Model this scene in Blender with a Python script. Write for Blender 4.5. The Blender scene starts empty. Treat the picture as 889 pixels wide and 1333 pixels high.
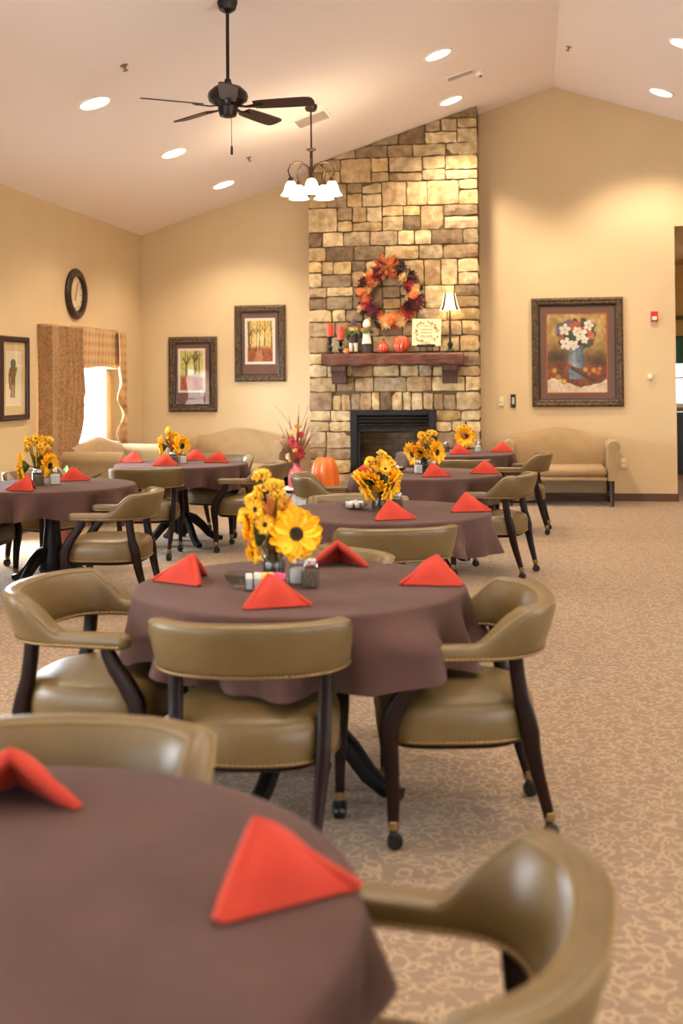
import bpy, bmesh, math, random
from mathutils import Vector, Matrix, Euler
PI = math.pi
random.seed(11)
sc = bpy.context.scene
COL = sc.collection

# ------------------------------------------------------------------ room numbers
XL, ZE, XR, ZR, YB = -5.03, 3.42, 0.308, 5.114, 14.496
SL = (ZR - ZE) / (XR - XL)
ANG = math.atan(SL)
XRW = XR + (XR - XL)          # right wall, mirror of the left
YF = -4.5                     # wall behind the camera
XO = 1.74                     # where the back wall ends and the corridor opens
CH0, CH1, CHY = -2.71, -0.61, 14.0   # stone chimney breast
def ceilz(x): return ZR - SL * abs(x - XR)

# ------------------------------------------------------------------ materials
def lin(c):
    def f(u):
        u /= 255.0
        return u / 12.92 if u <= 0.04045 else ((u + 0.055) / 1.055) ** 2.4
    return (f(c[0]), f(c[1]), f(c[2]), 1.0)
def newmat(name):
    m = bpy.data.materials.new(name); m.use_nodes = True
    nt = m.node_tree; nt.nodes.clear()
    out = nt.nodes.new('ShaderNodeOutputMaterial')
    b = nt.nodes.new('ShaderNodeBsdfPrincipled')
    nt.links.new(b.outputs[0], out.inputs[0])
    return m, nt, b
def N(nt, t, **kw):
    n = nt.nodes.new(t)
    for k, v in kw.items(): setattr(n, k, v)
    return n
def mat(name, c, rough=0.6, metal=0.0, c2=None, scale=20, detail=3, bump=0.0, bscale=None, coat=0.0, spec=0.5,
        emit=None, estr=0.0, attr=False, stretch=None, sheen=0.0, alpha=None):
    m, nt, b = newmat(name); L = nt.links
    b.inputs['Base Color'].default_value = lin(c)
    b.inputs['Roughness'].default_value = rough
    b.inputs['Metallic'].default_value = metal
    b.inputs['Coat Weight'].default_value = coat
    b.inputs['Specular IOR Level'].default_value = spec
    b.inputs['Sheen Weight'].default_value = sheen
    if emit is not None:
        b.inputs['Emission Color'].default_value = lin(emit); b.inputs['Emission Strength'].default_value = estr
    vec = None
    if c2 is not None or bump or attr:
        tc = N(nt, 'ShaderNodeTexCoord'); mp = N(nt, 'ShaderNodeMapping')
        if stretch: mp.inputs['Scale'].default_value = stretch
        L.new(tc.outputs['Object'], mp.inputs[0]); vec = mp.outputs[0]
    if c2 is not None:
        n = N(nt, 'ShaderNodeTexNoise'); n.inputs['Scale'].default_value = scale; n.inputs['Detail'].default_value = detail
        L.new(vec, n.inputs['Vector'])
        r = N(nt, 'ShaderNodeValToRGB'); r.color_ramp.elements[0].position = 0.35; r.color_ramp.elements[1].position = 0.66
        r.color_ramp.elements[0].color = lin(c); r.color_ramp.elements[1].color = lin(c2)
        L.new(n.outputs[0], r.inputs[0]); L.new(r.outputs[0], b.inputs['Base Color'])
    if attr:
        a = N(nt, 'ShaderNodeAttribute', attribute_name='Col')
        if c2 is not None:
            mx = N(nt, 'ShaderNodeMix', data_type='RGBA', blend_type='MULTIPLY'); mx.inputs['Factor'].default_value = 1.0
            L.new(a.outputs['Color'], mx.inputs['A']); L.new(r.outputs[0], mx.inputs['B'])
            L.new(mx.outputs['Result'], b.inputs['Base Color'])
        else:
            L.new(a.outputs['Color'], b.inputs['Base Color'])
    if bump:
        n2 = N(nt, 'ShaderNodeTexNoise'); n2.inputs['Scale'].default_value = bscale or scale * 2; n2.inputs['Detail'].default_value = 4
        L.new(vec, n2.inputs['Vector'])
        bp = N(nt, 'ShaderNodeBump'); bp.inputs['Strength'].default_value = bump; bp.inputs['Distance'].default_value = 0.01
        L.new(n2.outputs[0], bp.inputs['Height']); L.new(bp.outputs[0], b.inputs['Normal'])
    return m
def glassmat(name, tint=(1, 1, 1), rough=0.02, clear=0.9):
    # thin glass: mostly lets light straight through, with a fresnel reflection
    m = bpy.data.materials.new(name); m.use_nodes = True; nt = m.node_tree; nt.nodes.clear()
    out = N(nt, 'ShaderNodeOutputMaterial'); t = N(nt, 'ShaderNodeBsdfTransparent'); g = N(nt, 'ShaderNodeBsdfGlossy')
    t.inputs[0].default_value = (tint[0] * clear, tint[1] * clear, tint[2] * clear, 1); g.inputs['Roughness'].default_value = rough
    L = nt.links; ge = N(nt, 'ShaderNodeNewGeometry'); dt = N(nt, 'ShaderNodeVectorMath', operation='DOT_PRODUCT')
    L.new(ge.outputs['Incoming'], dt.inputs[0]); L.new(ge.outputs['Normal'], dt.inputs[1])
    ab = N(nt, 'ShaderNodeMath', operation='ABSOLUTE'); L.new(dt.outputs['Value'], ab.inputs[0])
    iv = N(nt, 'ShaderNodeMath', operation='SUBTRACT'); iv.inputs[0].default_value = 1.0; L.new(ab.outputs[0], iv.inputs[1])
    pw = N(nt, 'ShaderNodeMath', operation='POWER'); pw.inputs[1].default_value = 5.0; L.new(iv.outputs[0], pw.inputs[0])
    fr = N(nt, 'ShaderNodeMath', operation='MULTIPLY_ADD'); fr.inputs[1].default_value = 0.96; fr.inputs[2].default_value = 0.035; L.new(pw.outputs[0], fr.inputs[0])
    mx = N(nt, 'ShaderNodeMixShader')
    L.new(fr.outputs[0], mx.inputs[0]); L.new(t.outputs[0], mx.inputs[1]); L.new(g.outputs[0], mx.inputs[2])
    nt.links.new(mx.outputs[0], out.inputs[0]); return m
def carpet():
    m, nt, b = newmat('carpet'); L = nt.links
    tc = N(nt, 'ShaderNodeTexCoord')
    wn = N(nt, 'ShaderNodeTexNoise'); wn.inputs['Scale'].default_value = 9.0; wn.inputs['Detail'].default_value = 1
    L.new(tc.outputs['Object'], wn.inputs['Vector'])
    sub = N(nt, 'ShaderNodeVectorMath', operation='SUBTRACT'); sub.inputs[1].default_value = (0.5, 0.5, 0.5)
    L.new(wn.outputs['Color'], sub.inputs[0])
    sca = N(nt, 'ShaderNodeVectorMath', operation='SCALE'); sca.inputs['Scale'].default_value = 0.075
    L.new(sub.outputs[0], sca.inputs[0])
    add = N(nt, 'ShaderNodeVectorMath', operation='ADD')
    L.new(tc.outputs['Object'], add.inputs[0]); L.new(sca.outputs[0], add.inputs[1])
    masks = []
    # curling strokes: broken rings round scattered points
    for sc_, r0, wd in ((14.0, 0.36, 0.09), (20.0, 0.40, 0.10)):
        v = N(nt, 'ShaderNodeTexVoronoi', voronoi_dimensions='2D'); v.inputs['Scale'].default_value = sc_
        L.new(add.outputs[0], v.inputs['Vector'])
        d = N(nt, 'ShaderNodeMath', operation='SUBTRACT'); d.inputs[1].default_value = r0; L.new(v.outputs['Distance'], d.inputs[0])
        a = N(nt, 'ShaderNodeMath', operation='ABSOLUTE'); L.new(d.outputs[0], a.inputs[0])
        mr = N(nt, 'ShaderNodeMapRange', interpolation_type='SMOOTHSTEP'); mr.inputs['From Min'].default_value = wd * 0.45; mr.inputs['From Max'].default_value = wd
        mr.inputs['To Min'].default_value = 1; mr.inputs['To Max'].default_value = 0; L.new(a.outputs[0], mr.inputs['Value'])
        gp = N(nt, 'ShaderNodeTexNoise'); gp.inputs['Scale'].default_value = sc_ * 1.2; gp.inputs['Detail'].default_value = 0
        L.new(tc.outputs['Object'], gp.inputs['Vector'])
        g2 = N(nt, 'ShaderNodeMapRange', interpolation_type='SMOOTHSTEP'); g2.inputs['From Min'].default_value = 0.40; g2.inputs['From Max'].default_value = 0.47
        L.new(gp.outputs[0], g2.inputs['Value'])
        mu = N(nt, 'ShaderNodeMath', operation='MULTIPLY'); L.new(mr.outputs[0], mu.inputs[0]); L.new(g2.outputs[0], mu.inputs[1])
        masks.append(mu)
    mx = N(nt, 'ShaderNodeMath', operation='MAXIMUM'); L.new(masks[0].outputs[0], mx.inputs[0]); L.new(masks[1].outputs[0], mx.inputs[1])
    pile = N(nt, 'ShaderNodeTexNoise'); pile.inputs['Scale'].default_value = 260; pile.inputs['Detail'].default_value = 2
    L.new(tc.outputs['Object'], pile.inputs['Vector'])
    base = N(nt, 'ShaderNodeMix', data_type='RGBA'); base.inputs['A'].default_value = lin((134, 110, 86)); base.inputs['B'].default_value = lin((166, 140, 108))
    L.new(mx.outputs[0], base.inputs['Factor'])
    pr = N(nt, 'ShaderNodeMapRange'); pr.inputs['From Min'].default_value = 0.25; pr.inputs['From Max'].default_value = 0.75
    pr.inputs['To Min'].default_value = 0.72; pr.inputs['To Max'].default_value = 1.22; L.new(pile.outputs[0], pr.inputs['Value'])
    m2 = N(nt, 'ShaderNodeVectorMath', operation='SCALE'); L.new(base.outputs['Result'], m2.inputs[0]); L.new(pr.outputs[0], m2.inputs['Scale'])
    L.new(m2.outputs[0], b.inputs['Base Color'])
    b.inputs['Roughness'].default_value = 0.95; b.inputs['Specular IOR Level'].default_value = 0.1; b.inputs['Sheen Weight'].default_value = 0.15
    bp = N(nt, 'ShaderNodeBump'); bp.inputs['Strength'].default_value = 0.5; bp.inputs['Distance'].default_value = 0.006
    L.new(pile.outputs[0], bp.inputs['Height']); L.new(bp.outputs[0], b.inputs['Normal'])
    return m
def wovenmat(name, c, c2, freq=60):
    m, nt, b = newmat(name); L = nt.links
    tc = N(nt, 'ShaderNodeTexCoord')
    w = N(nt, 'ShaderNodeTexWave'); w.inputs['Scale'].default_value = freq; w.bands_direction = 'X'
    w2 = N(nt, 'ShaderNodeTexWave'); w2.inputs['Scale'].default_value = freq; w2.bands_direction = 'Z'
    n = N(nt, 'ShaderNodeTexNoise'); n.inputs['Scale'].default_value = 9
    for q in (w, w2, n): L.new(tc.outputs['Object'], q.inputs['Vector'])
    ad = N(nt, 'ShaderNodeMath', operation='ADD'); L.new(w.outputs['Fac'], ad.inputs[0]); L.new(w2.outputs['Fac'], ad.inputs[1])
    ad2 = N(nt, 'ShaderNodeMath', operation='MULTIPLY_ADD'); ad2.inputs[1].default_value = 0.3; L.new(ad.outputs[0], ad2.inputs[0]); L.new(n.outputs[0], ad2.inputs[2])
    mx = N(nt, 'ShaderNodeMix', data_type='RGBA'); mx.inputs['A'].default_value = lin(c); mx.inputs['B'].default_value = lin(c2)
    L.new(ad2.outputs[0], mx.inputs['Factor']); L.new(mx.outputs['Result'], b.inputs['Base Color'])
    b.inputs['Roughness'].default_value = 0.85; b.inputs['Sheen Weight'].default_value = 0.2
    return m
def damaskmat(name, c, c2, diamond):
    m, nt, b = newmat(name); L = nt.links
    tc = N(nt, 'ShaderNodeTexCoord')
    if diamond:
        outs = []
        for sgn in (1, -1):
            mp = N(nt, 'ShaderNodeVectorMath', operation='DOT_PRODUCT'); mp.inputs[1].default_value = (0, 15.0 * sgn, 15.0)
            L.new(tc.outputs['Object'], mp.inputs[0])
            s = N(nt, 'ShaderNodeMath', operation='SINE'); mu = N(nt, 'ShaderNodeMath', operation='MULTIPLY'); mu.inputs[1].default_value = 2.0
            L.new(mp.outputs['Value'], mu.inputs[0]); L.new(mu.outputs[0], s.inputs[0]); outs.append(s)
        a = N(nt, 'ShaderNodeMath', operation='MULTIPLY'); L.new(outs[0].outputs[0], a.inputs[0]); L.new(outs[1].outputs[0], a.inputs[1])
        fac = a.outputs[0]; lo, hi = -0.2, 0.75
    else:
        n = N(nt, 'ShaderNodeTexNoise'); n.inputs['Scale'].default_value = 26; n.inputs['Detail'].default_value = 4; n.inputs['Distortion'].default_value = 1.6
        L.new(tc.outputs['Object'], n.inputs['Vector']); fac = n.outputs[0]; lo, hi = 0.4, 0.6
    mr = N(nt, 'ShaderNodeMapRange'); mr.inputs['From Min'].default_value = lo; mr.inputs['From Max'].default_value = hi
    L.new(fac, mr.inputs['Value'])
    mx = N(nt, 'ShaderNodeMix', data_type='RGBA'); mx.inputs['A'].default_value = lin(c); mx.inputs['B'].default_value = lin(c2)
    L.new(mr.outputs[0], mx.inputs['Factor']); L.new(mx.outputs['Result'], b.inputs['Base Color'])
    b.inputs['Roughness'].default_value = 0.7; b.inputs['Sheen Weight'].default_value = 0.2
    return m
def emitmat(name, c, s):
    m = bpy.data.materials.new(name); m.use_nodes = True; nt = m.node_tree; nt.nodes.clear()
    o = N(nt, 'ShaderNodeOutputMaterial'); e = N(nt, 'ShaderNodeEmission'); e.inputs[0].default_value = lin(c); e.inputs[1].default_value = s
    nt.links.new(e.outputs[0], o.inputs[0]); return m
def clothmat(name, c, c2, rough=0.85):
    m, nt, b = newmat(name); L = nt.links
    tc = N(nt, 'ShaderNodeTexCoord')
    n = N(nt, 'ShaderNodeTexNoise'); n.inputs['Scale'].default_value = 5; n.inputs['Detail'].default_value = 3
    f = N(nt, 'ShaderNodeTexNoise'); f.inputs['Scale'].default_value = 420; f.inputs['Detail'].default_value = 1
    L.new(tc.outputs['Object'], n.inputs['Vector']); L.new(tc.outputs['Object'], f.inputs['Vector'])
    a = N(nt, 'ShaderNodeMath', operation='MULTIPLY_ADD'); a.inputs[1].default_value = 0.5; L.new(f.outputs[0], a.inputs[0]); L.new(n.outputs[0], a.inputs[2])
    mr = N(nt, 'ShaderNodeMapRange'); mr.inputs['From Min'].default_value = 0.45; mr.inputs['From Max'].default_value = 1.05; L.new(a.outputs[0], mr.inputs['Value'])
    mx = N(nt, 'ShaderNodeMix', data_type='RGBA'); mx.inputs['A'].default_value = lin(c); mx.inputs['B'].default_value = lin(c2)
    L.new(mr.outputs[0], mx.inputs['Factor']); L.new(mx.outputs['Result'], b.inputs['Base Color'])
    b.inputs['Roughness'].default_value = rough; b.inputs['Specular IOR Level'].default_value = 0.2; b.inputs['Sheen Weight'].default_value = 0.05
    bp = N(nt, 'ShaderNodeBump'); bp.inputs['Strength'].default_value = 0.25; bp.inputs['Distance'].default_value = 0.002
    L.new(f.outputs[0], bp.inputs['Height']); L.new(bp.outputs[0], b.inputs['Normal'])
    return m

MT = dict(
    spk=mat('dull_sprinkler_metal', (150, 134, 118), 0.4, metal=0.6), ventb=mat('vent_shadow', (172, 148, 126), 0.9),
    wall=mat('wall_paint', (212, 188, 149), 0.85, c2=(209, 185, 146), scale=2, bump=0.05, bscale=180, spec=0.2),
    ceil=mat('ceiling_paint', (241, 231, 226), 0.95, bump=0.04, bscale=150, spec=0.1),
    carpet=carpet(),
    base=mat('baseboard_vinyl', (92, 62, 38), 0.5),
    leather=mat('olive_leather', (108, 88, 52), 0.36, c2=(98, 79, 45), scale=6, bump=0.12, bscale=130, spec=0.6),
    piping=mat('leather_piping', (132, 110, 68), 0.4),
    brass=mat('antique_brass_nails', (150, 124, 84), 0.42, metal=0.85),
    mahog=mat('dark_mahogany', (32, 14, 10), 0.38, c2=(20, 9, 7), scale=14, stretch=(3, 3, 0.6), spec=0.22),
    rubber=mat('black_caster', (16, 14, 13), 0.35),
    black=mat('black_pedestal', (14, 12, 11), 0.45, c2=(19, 16, 14), scale=8, spec=.25),
    cloth=clothmat('brown_cloth', (72, 50, 45), (91, 65, 58)),
    napkin=clothmat('red_napkin', (172, 52, 38), (188, 66, 48)),
    stone=mat('stone', (204, 194, 180), 0.9, c2=(255, 255, 252), scale=10, detail=9, bump=1.0, bscale=26, attr=True, spec=0.2),
    mortar=mat('mortar', (104, 84, 58), 0.95, bump=0.5, bscale=60, spec=0.1),
    mantel=mat('rustic_mantel_wood', (110, 58, 34), 0.55, c2=(70, 34, 20), scale=6, detail=6, stretch=(0.8, 6, 9), bump=0.35, bscale=14),
    corbel=mat('dark_corbel_wood', (84, 52, 38), 0.6, c2=(62, 38, 28), scale=9, stretch=(5, 5, 1)),
    iron=mat('black_fireplace_metal', (22, 22, 24), 0.42, metal=0.3),
    fbrick=mat('firebox_brick', (186, 160, 128), 0.9, c2=(140, 118, 94), scale=9, bump=0.4),
    fmort=mat('firebox_mortar', (120, 106, 88), 0.95),
    log=mat('gas_log_bark', (70, 52, 38), 0.9, c2=(38, 28, 22), scale=14, bump=0.6),
    glass=glassmat('clear_glass', rough=0.02, clear=0.96),
    pglass=glassmat('picture_glass', rough=0.01, clear=0.97),
    fglass=glassmat('fireplace_glass', rough=0.05, clear=0.8),
    jar=glassmat('jar_glass', tint=(0.93, 0.96, 0.97), rough=0.03, clear=0.86),
    settee=wovenmat('settee_fabric', (136, 110, 75), (164, 136, 96), 70),
    setleg=mat('settee_leg_wood', (62, 32, 20), 0.35, c2=(46, 24, 16), scale=12),
    fan=mat('fan_dark_bronze', (40, 34, 30), 0.38, metal=0.55),
    blade=mat('fan_blade_wood', (58, 34, 28), 0.45, c2=(46, 27, 22), scale=14, stretch=(1, 8, 8)),
    bronze=mat('brushed_bronze', (84, 64, 52), 0.35, metal=0.8),
    shade=mat('frosted_glass_shade', (250, 240, 220), 0.4, emit=(255, 236, 200), estr=6),
    lens=emitmat('downlight_lens', (255, 240, 214), 7.0),
    trimw=mat('white_trim', (238, 230, 220), 0.5),
    white=mat('white_plastic', (236, 228, 212), 0.4),
    offw=mat('ivory_plate', (226, 206, 168), 0.45),
    red=mat('red_alarm', (190, 42, 38), 0.4),
    dark=mat('dark_plastic', (28, 27, 26), 0.35),
    lcd=mat('grey_screen', (176, 176, 152), 0.3),
    frame=mat('bronze_carved_frame', (104, 80, 50), 0.42, metal=0.25, c2=(44, 30, 20), scale=34, bump=0.8, bscale=70),
    fline=mat('frame_inner_lip', (34, 22, 16), 0.4),
    fdark=mat('dark_wood_frame', (58, 32, 22), 0.4, c2=(44, 24, 17), scale=20),
    matb=mat('mauve_mat_board', (118, 84, 76), 0.9),
    matc=mat('cream_mat_board', (226, 196, 140), 0.9),
    matw=mat('white_mat_board', (242, 232, 216), 0.9),
    paint=mat('print_ink', (255, 255, 255), 0.75, attr=True),
    clockf=mat('clock_frame', (32, 17, 14), 0.3, c2=(54, 30, 26), scale=26, bump=0.4, bscale=40),
    clockd=mat('clock_dial', (240, 222, 182), 0.6, c2=(228, 206, 164), scale=10),
    drape=damaskmat('drape_damask', (172, 130, 80), (138, 98, 60), False),
    valance=damaskmat('valance_diamond', (196, 154, 98), (160, 118, 72), True),
    lining=mat('pale_lining', (236, 222, 200), 0.8),
    blind=mat('white_blind', (250, 250, 250), 0.6),
    petal=mat('yellow_petal', (255, 206, 30), 0.65, c2=(250, 186, 16), scale=30),
    fcenter=mat('sunflower_center', (30, 19, 10), 0.9, c2=(62, 44, 20), scale=60, bump=0.8, bscale=200),
    small=mat('pale_yellow_petal', (250, 208, 70), 0.65),
    green=mat('stem_green', (70, 92, 34), 0.7, c2=(48, 70, 28), scale=20),
    leafo=mat('amber_leaf', (190, 112, 40), 0.75, c2=(158, 84, 40), scale=30),
    pepper=mat('ground_pepper', (120, 104, 84), 0.9, c2=(80, 68, 56), scale=120),
    salt=mat('salt', (236, 232, 226), 0.9),
    steel=mat('steel_cap', (190, 188, 184), 0.25, metal=0.9),
    pink=mat('pink_packet', (236, 96, 136), 0.7), yel=mat('yellow_packet', (240, 216, 112), 0.7), wpk=mat('white_packet', (240, 232, 222), 0.7),
    pumpk=mat('orange_pumpkin', (222, 118, 48), 0.4, c2=(208, 98, 36), scale=6, coat=0.2),
    pumpd=mat('ceramic_pumpkin', (206, 84, 46), 0.35, c2=(190, 68, 36), scale=6, coat=0.3),
    stemb=mat('pumpkin_stem', (96, 82, 58), 0.8),
    pinkv=mat('pink_glazed_vase', (190, 88, 104), 0.3, c2=(178, 72, 88), scale=5, coat=0.3),
    candle=mat('orange_candle', (216, 74, 48), 0.5),
    burg=mat('burgundy_petal', (112, 20, 32), 0.7, c2=(84, 12, 26), scale=40),
    orange=mat('orange_petal', (206, 98, 44), 0.7, c2=(186, 76, 34), scale=40),
    cream=mat('cream_petal', (240, 204, 140), 0.7, c2=(230, 184, 110), scale=40),
    rust=mat('rust_ribbon', (178, 96, 44), 0.8, c2=(150, 74, 34), scale=40),
    twig=mat('brown_twig', (84, 56, 38), 0.85),
    cone=mat('dark_pod', (58, 34, 26), 0.8, c2=(40, 24, 20), scale=40),
    redp=mat('red_petal', (176, 40, 36), 0.65, c2=(150, 28, 30), scale=30),
    grass=mat('dry_grass', (150, 84, 62), 0.8, c2=(116, 56, 48), scale=20),
    cloth_w=mat('cream_dress', (240, 228, 204), 0.8), cloth_d=mat('dark_coat', (58, 46, 42), 0.8), skin=mat('doll_face', (236, 200, 160), 0.7),
    straw=mat('straw', (222, 186, 92), 0.85), hat=mat('witch_plum_hat', (84, 58, 74), 0.8),
    greenl=mat('bright_leaf', (96, 140, 52), 0.55, c2=(70, 112, 40), scale=16),
    pot=mat('terracotta_pot', (150, 92, 64), 0.7),
    lampm=mat('lamp_dark_bronze', (42, 32, 26), 0.4, metal=0.4),
    lshade=mat('lamp_shade_cream', (250, 236, 204), 0.7, emit=(255, 222, 160), estr=.75),
    lstripe=mat('lamp_shade_dark_stripe', (58, 52, 46), 0.8),
    plaque=mat('cream_plaque', (244, 224, 176), 0.6),
    teal=mat('teal_curtain', (52, 100, 98), 0.8),
    corrwall=mat('corridor_paint', (188, 152, 92), 0.85),
    standb=mat('blue_white_stand', (206, 212, 222), 0.7, c2=(150, 160, 178), scale=22),
)

# ------------------------------------------------------------------ mesh builder
class M:
    def __init__(s): s.v = []; s.f = []; s.m = []; s.c = []
    def add(s, V, F, mi=0, col=None, X=None):
        o = len(s.v)
        s.v += [tuple(X @ Vector(p)) for p in V] if X is not None else [tuple(p) for p in V]
        for q in F: s.f.append(tuple(i + o for i in q)); s.m.append(mi); s.c.append(col)
        return s
    def box(s, x0, x1, y0, y1, z0, z1, b=0.0, mi=0, col=None, X=None):
        if b <= 0:
            V = [(x0, y0, z0), (x1, y0, z0), (x1, y1, z0), (x0, y1, z0), (x0, y0, z1), (x1, y0, z1), (x1, y1, z1), (x0, y1, z1)]
            return s.add(V, [(3, 2, 1, 0), (4, 5, 6, 7), (0, 1, 5, 4), (1, 2, 6, 5), (2, 3, 7, 6), (3, 0, 4, 7)], mi, col, X)
        b = min(b, (x1 - x0) * .49, (y1 - y0) * .49, (z1 - z0) * .49)
        V = []; idx = {}
        for ix, (xo, xi) in enumerate(((x0, x0 + b), (x1, x1 - b))):
            for iy, (yo, yi) in enumerate(((y0, y0 + b), (y1, y1 - b))):
                for iz, (zo, zi) in enumerate(((z0, z0 + b), (z1, z1 - b))):
                    for a, p in enumerate(((xo, yi, zi), (xi, yo, zi), (xi, yi, zo))):
                        idx[ix, iy, iz, a] = len(V); V.append(p)
        F = []
        for a in range(3):
            u, w = [(1, 2), (0, 2), (0, 1)][a]
            for e in (0, 1):
                q = []
                for cu, cw in ((0, 0), (1, 0), (1, 1), (0, 1)):
                    k = [0, 0, 0]; k[a] = e; k[u] = cu; k[w] = cw; q.append(idx[k[0], k[1], k[2], a])
                F.append(q)
        for a in range(3):     # edges along axis a
            u, w = [(1, 2), (0, 2), (0, 1)][a]
            for cu in (0, 1):
                for cw in (0, 1):
                    k0 = [0, 0, 0]; k0[u] = cu; k0[w] = cw; k1 = list(k0); k1[a] = 1
                    F.append([idx[(*k0, u)], idx[(*k1, u)], idx[(*k1, w)], idx[(*k0, w)]])
        for ix in (0, 1):
            for iy in (0, 1):
                for iz in (0, 1): F.append([idx[ix, iy, iz, a] for a in range(3)])
        return s.add(V, F, mi, col, X)
    def loft(s, rings, caps=True, closed=True, mi=0, X=None, loop=False, col=None):
        n = len(rings[0]); V = [p for r in rings for p in r]; F = []
        R = len(rings)
        for i in range(R if loop else R - 1):
            a = i * n; b2 = ((i + 1) % R) * n
            for j in range(n if closed else n - 1):
                k = (j + 1) % n; F.append((a + j, a + k, b2 + k, b2 + j))
        if caps and not loop and closed:
            F.append(tuple(reversed(range(n)))); F.append(tuple((R - 1) * n + j for j in range(n)))
        return s.add(V, F, mi, col, X)
    def lathe(s, prof, seg=24, X=None, mi=0, caps=True, col=None):
        rings = [[(max(r, 1e-4) * math.cos(2 * PI * k / seg), max(r, 1e-4) * math.sin(2 * PI * k / seg), z) for k in range(seg)] for r, z in prof]
        return s.loft(rings, caps, True, mi, X, col=col)
    def tube(s, pts, rad, seg=10, mi=0, X=None, ref=None, sq=2.0, loop=False, caps=True, col=None):
        pts = [Vector(p) for p in pts]; n = len(pts); rings = []
        prev = None
        for i, p in enumerate(pts):
            if loop: t = pts[(i + 1) % n] - pts[i - 1]
            else: t = pts[min(i + 1, n - 1)] - pts[max(i - 1, 0)]
            t.normalize()
            if ref is not None: u = Vector(ref)
            elif prev is not None: u = prev
            else: u = Vector((0, 0, 1)) if abs(t.z) < 0.9 else Vector((1, 0, 0))
            u = (u - t * u.dot(t)).normalized(); prev = u; w = t.cross(u)
            r = rad[i] if isinstance(rad, (list, tuple)) and not (isinstance(rad, tuple)) else rad
            a, b = r if isinstance(r, tuple) else (r, r)
            ring = []
            for k in range(seg):
                c, sn = math.cos(2 * PI * (k + .5) / seg), math.sin(2 * PI * (k + .5) / seg)
                cc = math.copysign(abs(c) ** (2 / sq), c); ss = math.copysign(abs(sn) ** (2 / sq), sn)
                ring.append(p + u * (a * cc) + w * (b * ss))
            rings.append(ring)
        return s.loft(rings, caps, True, mi, X, loop, col)
    def sphere(s, c, r, seg=12, rg=8, mi=0, X=None, col=None):
        rx, ry, rz = r if isinstance(r, tuple) else (r, r, r)
        V = [(c[0], c[1], c[2] - rz)]; F = []
        for i in range(1, rg):
            a = -PI / 2 + PI * i / rg
            for k in range(seg):
                t = 2 * PI * k / seg; V.append((c[0] + rx * math.cos(a) * math.cos(t), c[1] + ry * math.cos(a) * math.sin(t), c[2] + rz * math.sin(a)))
        V.append((c[0], c[1], c[2] + rz)); top = len(V) - 1
        for k in range(seg):
            F.append((0, 1 + (k + 1) % seg, 1 + k)); F.append((top, top - seg + k, top - seg + (k + 1) % seg))
        for i in range(rg - 2):
            for k in range(seg):
                a = 1 + i * seg; F.append((a + k, a + (k + 1) % seg, a + seg + (k + 1) % seg, a + seg + k))
        return s.add(V, F, mi, col, X)
    def grid(s, nu, nv, fn, mi=0, X=None, wrap=False):
        V = [fn(i / nu, j / nv) for j in range(nv + 1) for i in range(nu + (0 if wrap else 1))]
        w = nu if wrap else nu + 1; F = []
        for j in range(nv):
            for i in range(nu):
                k = (i + 1) % w; F.append((j * w + i, j * w + k, (j + 1) * w + k, (j + 1) * w + i))
        return s.add(V, F, mi, None, X)
    def mesh(s, name, mats, smooth=True, ang=38, fixn=True):
        me = bpy.data.meshes.new(name); me.from_pydata(s.v, [], s.f)
        for m in (mats if isinstance(mats, (list, tuple)) else [mats]): me.materials.append(m)
        me.polygons.foreach_set('material_index', s.m)
        if any(c is not None for c in s.c):
            at = me.color_attributes.new('Col', 'FLOAT_COLOR', 'CORNER'); buf = []
            for p, c in zip(me.polygons, s.c):
                c = c or (1, 1, 1, 1)
                buf += list(c) * p.loop_total
            at.data.foreach_set('color', buf)
        if fixn:
            bm = bmesh.new(); bm.from_mesh(me); bmesh.ops.recalc_face_normals(bm, faces=bm.faces); bm.to_mesh(me); bm.free()
        if smooth:
            me.polygons.foreach_set('use_smooth', [True] * len(me.polygons)); me.set_sharp_from_angle(angle=math.radians(ang))
        me.update(); return me
    def build(s, name, mats, parent=None, loc=None, rot=None, **kw):
        return link(name, s.mesh(name, mats, **kw), parent, loc, rot)
def link(name, me, parent=None, loc=None, rot=None, scale=None):
    o = bpy.data.objects.new(name, me); COL.objects.link(o)
    if parent is not None: o.parent = parent
    if loc is not None: o.location = loc
    if rot is not None: o.rotation_euler = rot
    if scale is not None: o.scale = (scale,) * 3 if not isinstance(scale, tuple) else scale
    return o
def tag(o, label, cat, group=None, kind=None):
    o['label'] = label; o['category'] = cat
    if group: o['group'] = group
    if kind: o['kind'] = kind
    return o
def thing(name, label, cat, loc=(0, 0, 0), rz=0.0, group=None):
    return tag(link(name, None, None, loc, (0, 0, rz)), label, cat, group)
def struct(name, m, mats, parent=None, **kw):
    o = m.build(name, mats, parent, **kw)
    o['kind'] = 'structure'; return o
def dup(root, loc=None, rz=None, label=None, parent=None):
    c = root.copy(); COL.objects.link(c)
    if parent is not None: c.parent = parent
    if loc is not None: c.location = loc
    if rz is not None: c.rotation_euler = (0, 0, rz)
    if label: c['label'] = label
    for ch in list(root.children): dup(ch, parent=c)
    return c
def sstep(a, b, x):
    t = min(1, max(0, (x - a) / (b - a))); return t * t * (3 - 2 * t)
def T(x, y, z): return Matrix.Translation((x, y, z))
def along(d, loc=(0, 0, 0), roll=0.0):
    return T(*loc) @ Vector(d).to_track_quat('Z', 'Y').to_matrix().to_4x4() @ Matrix.Rotation(roll, 4, 'Z')

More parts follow.
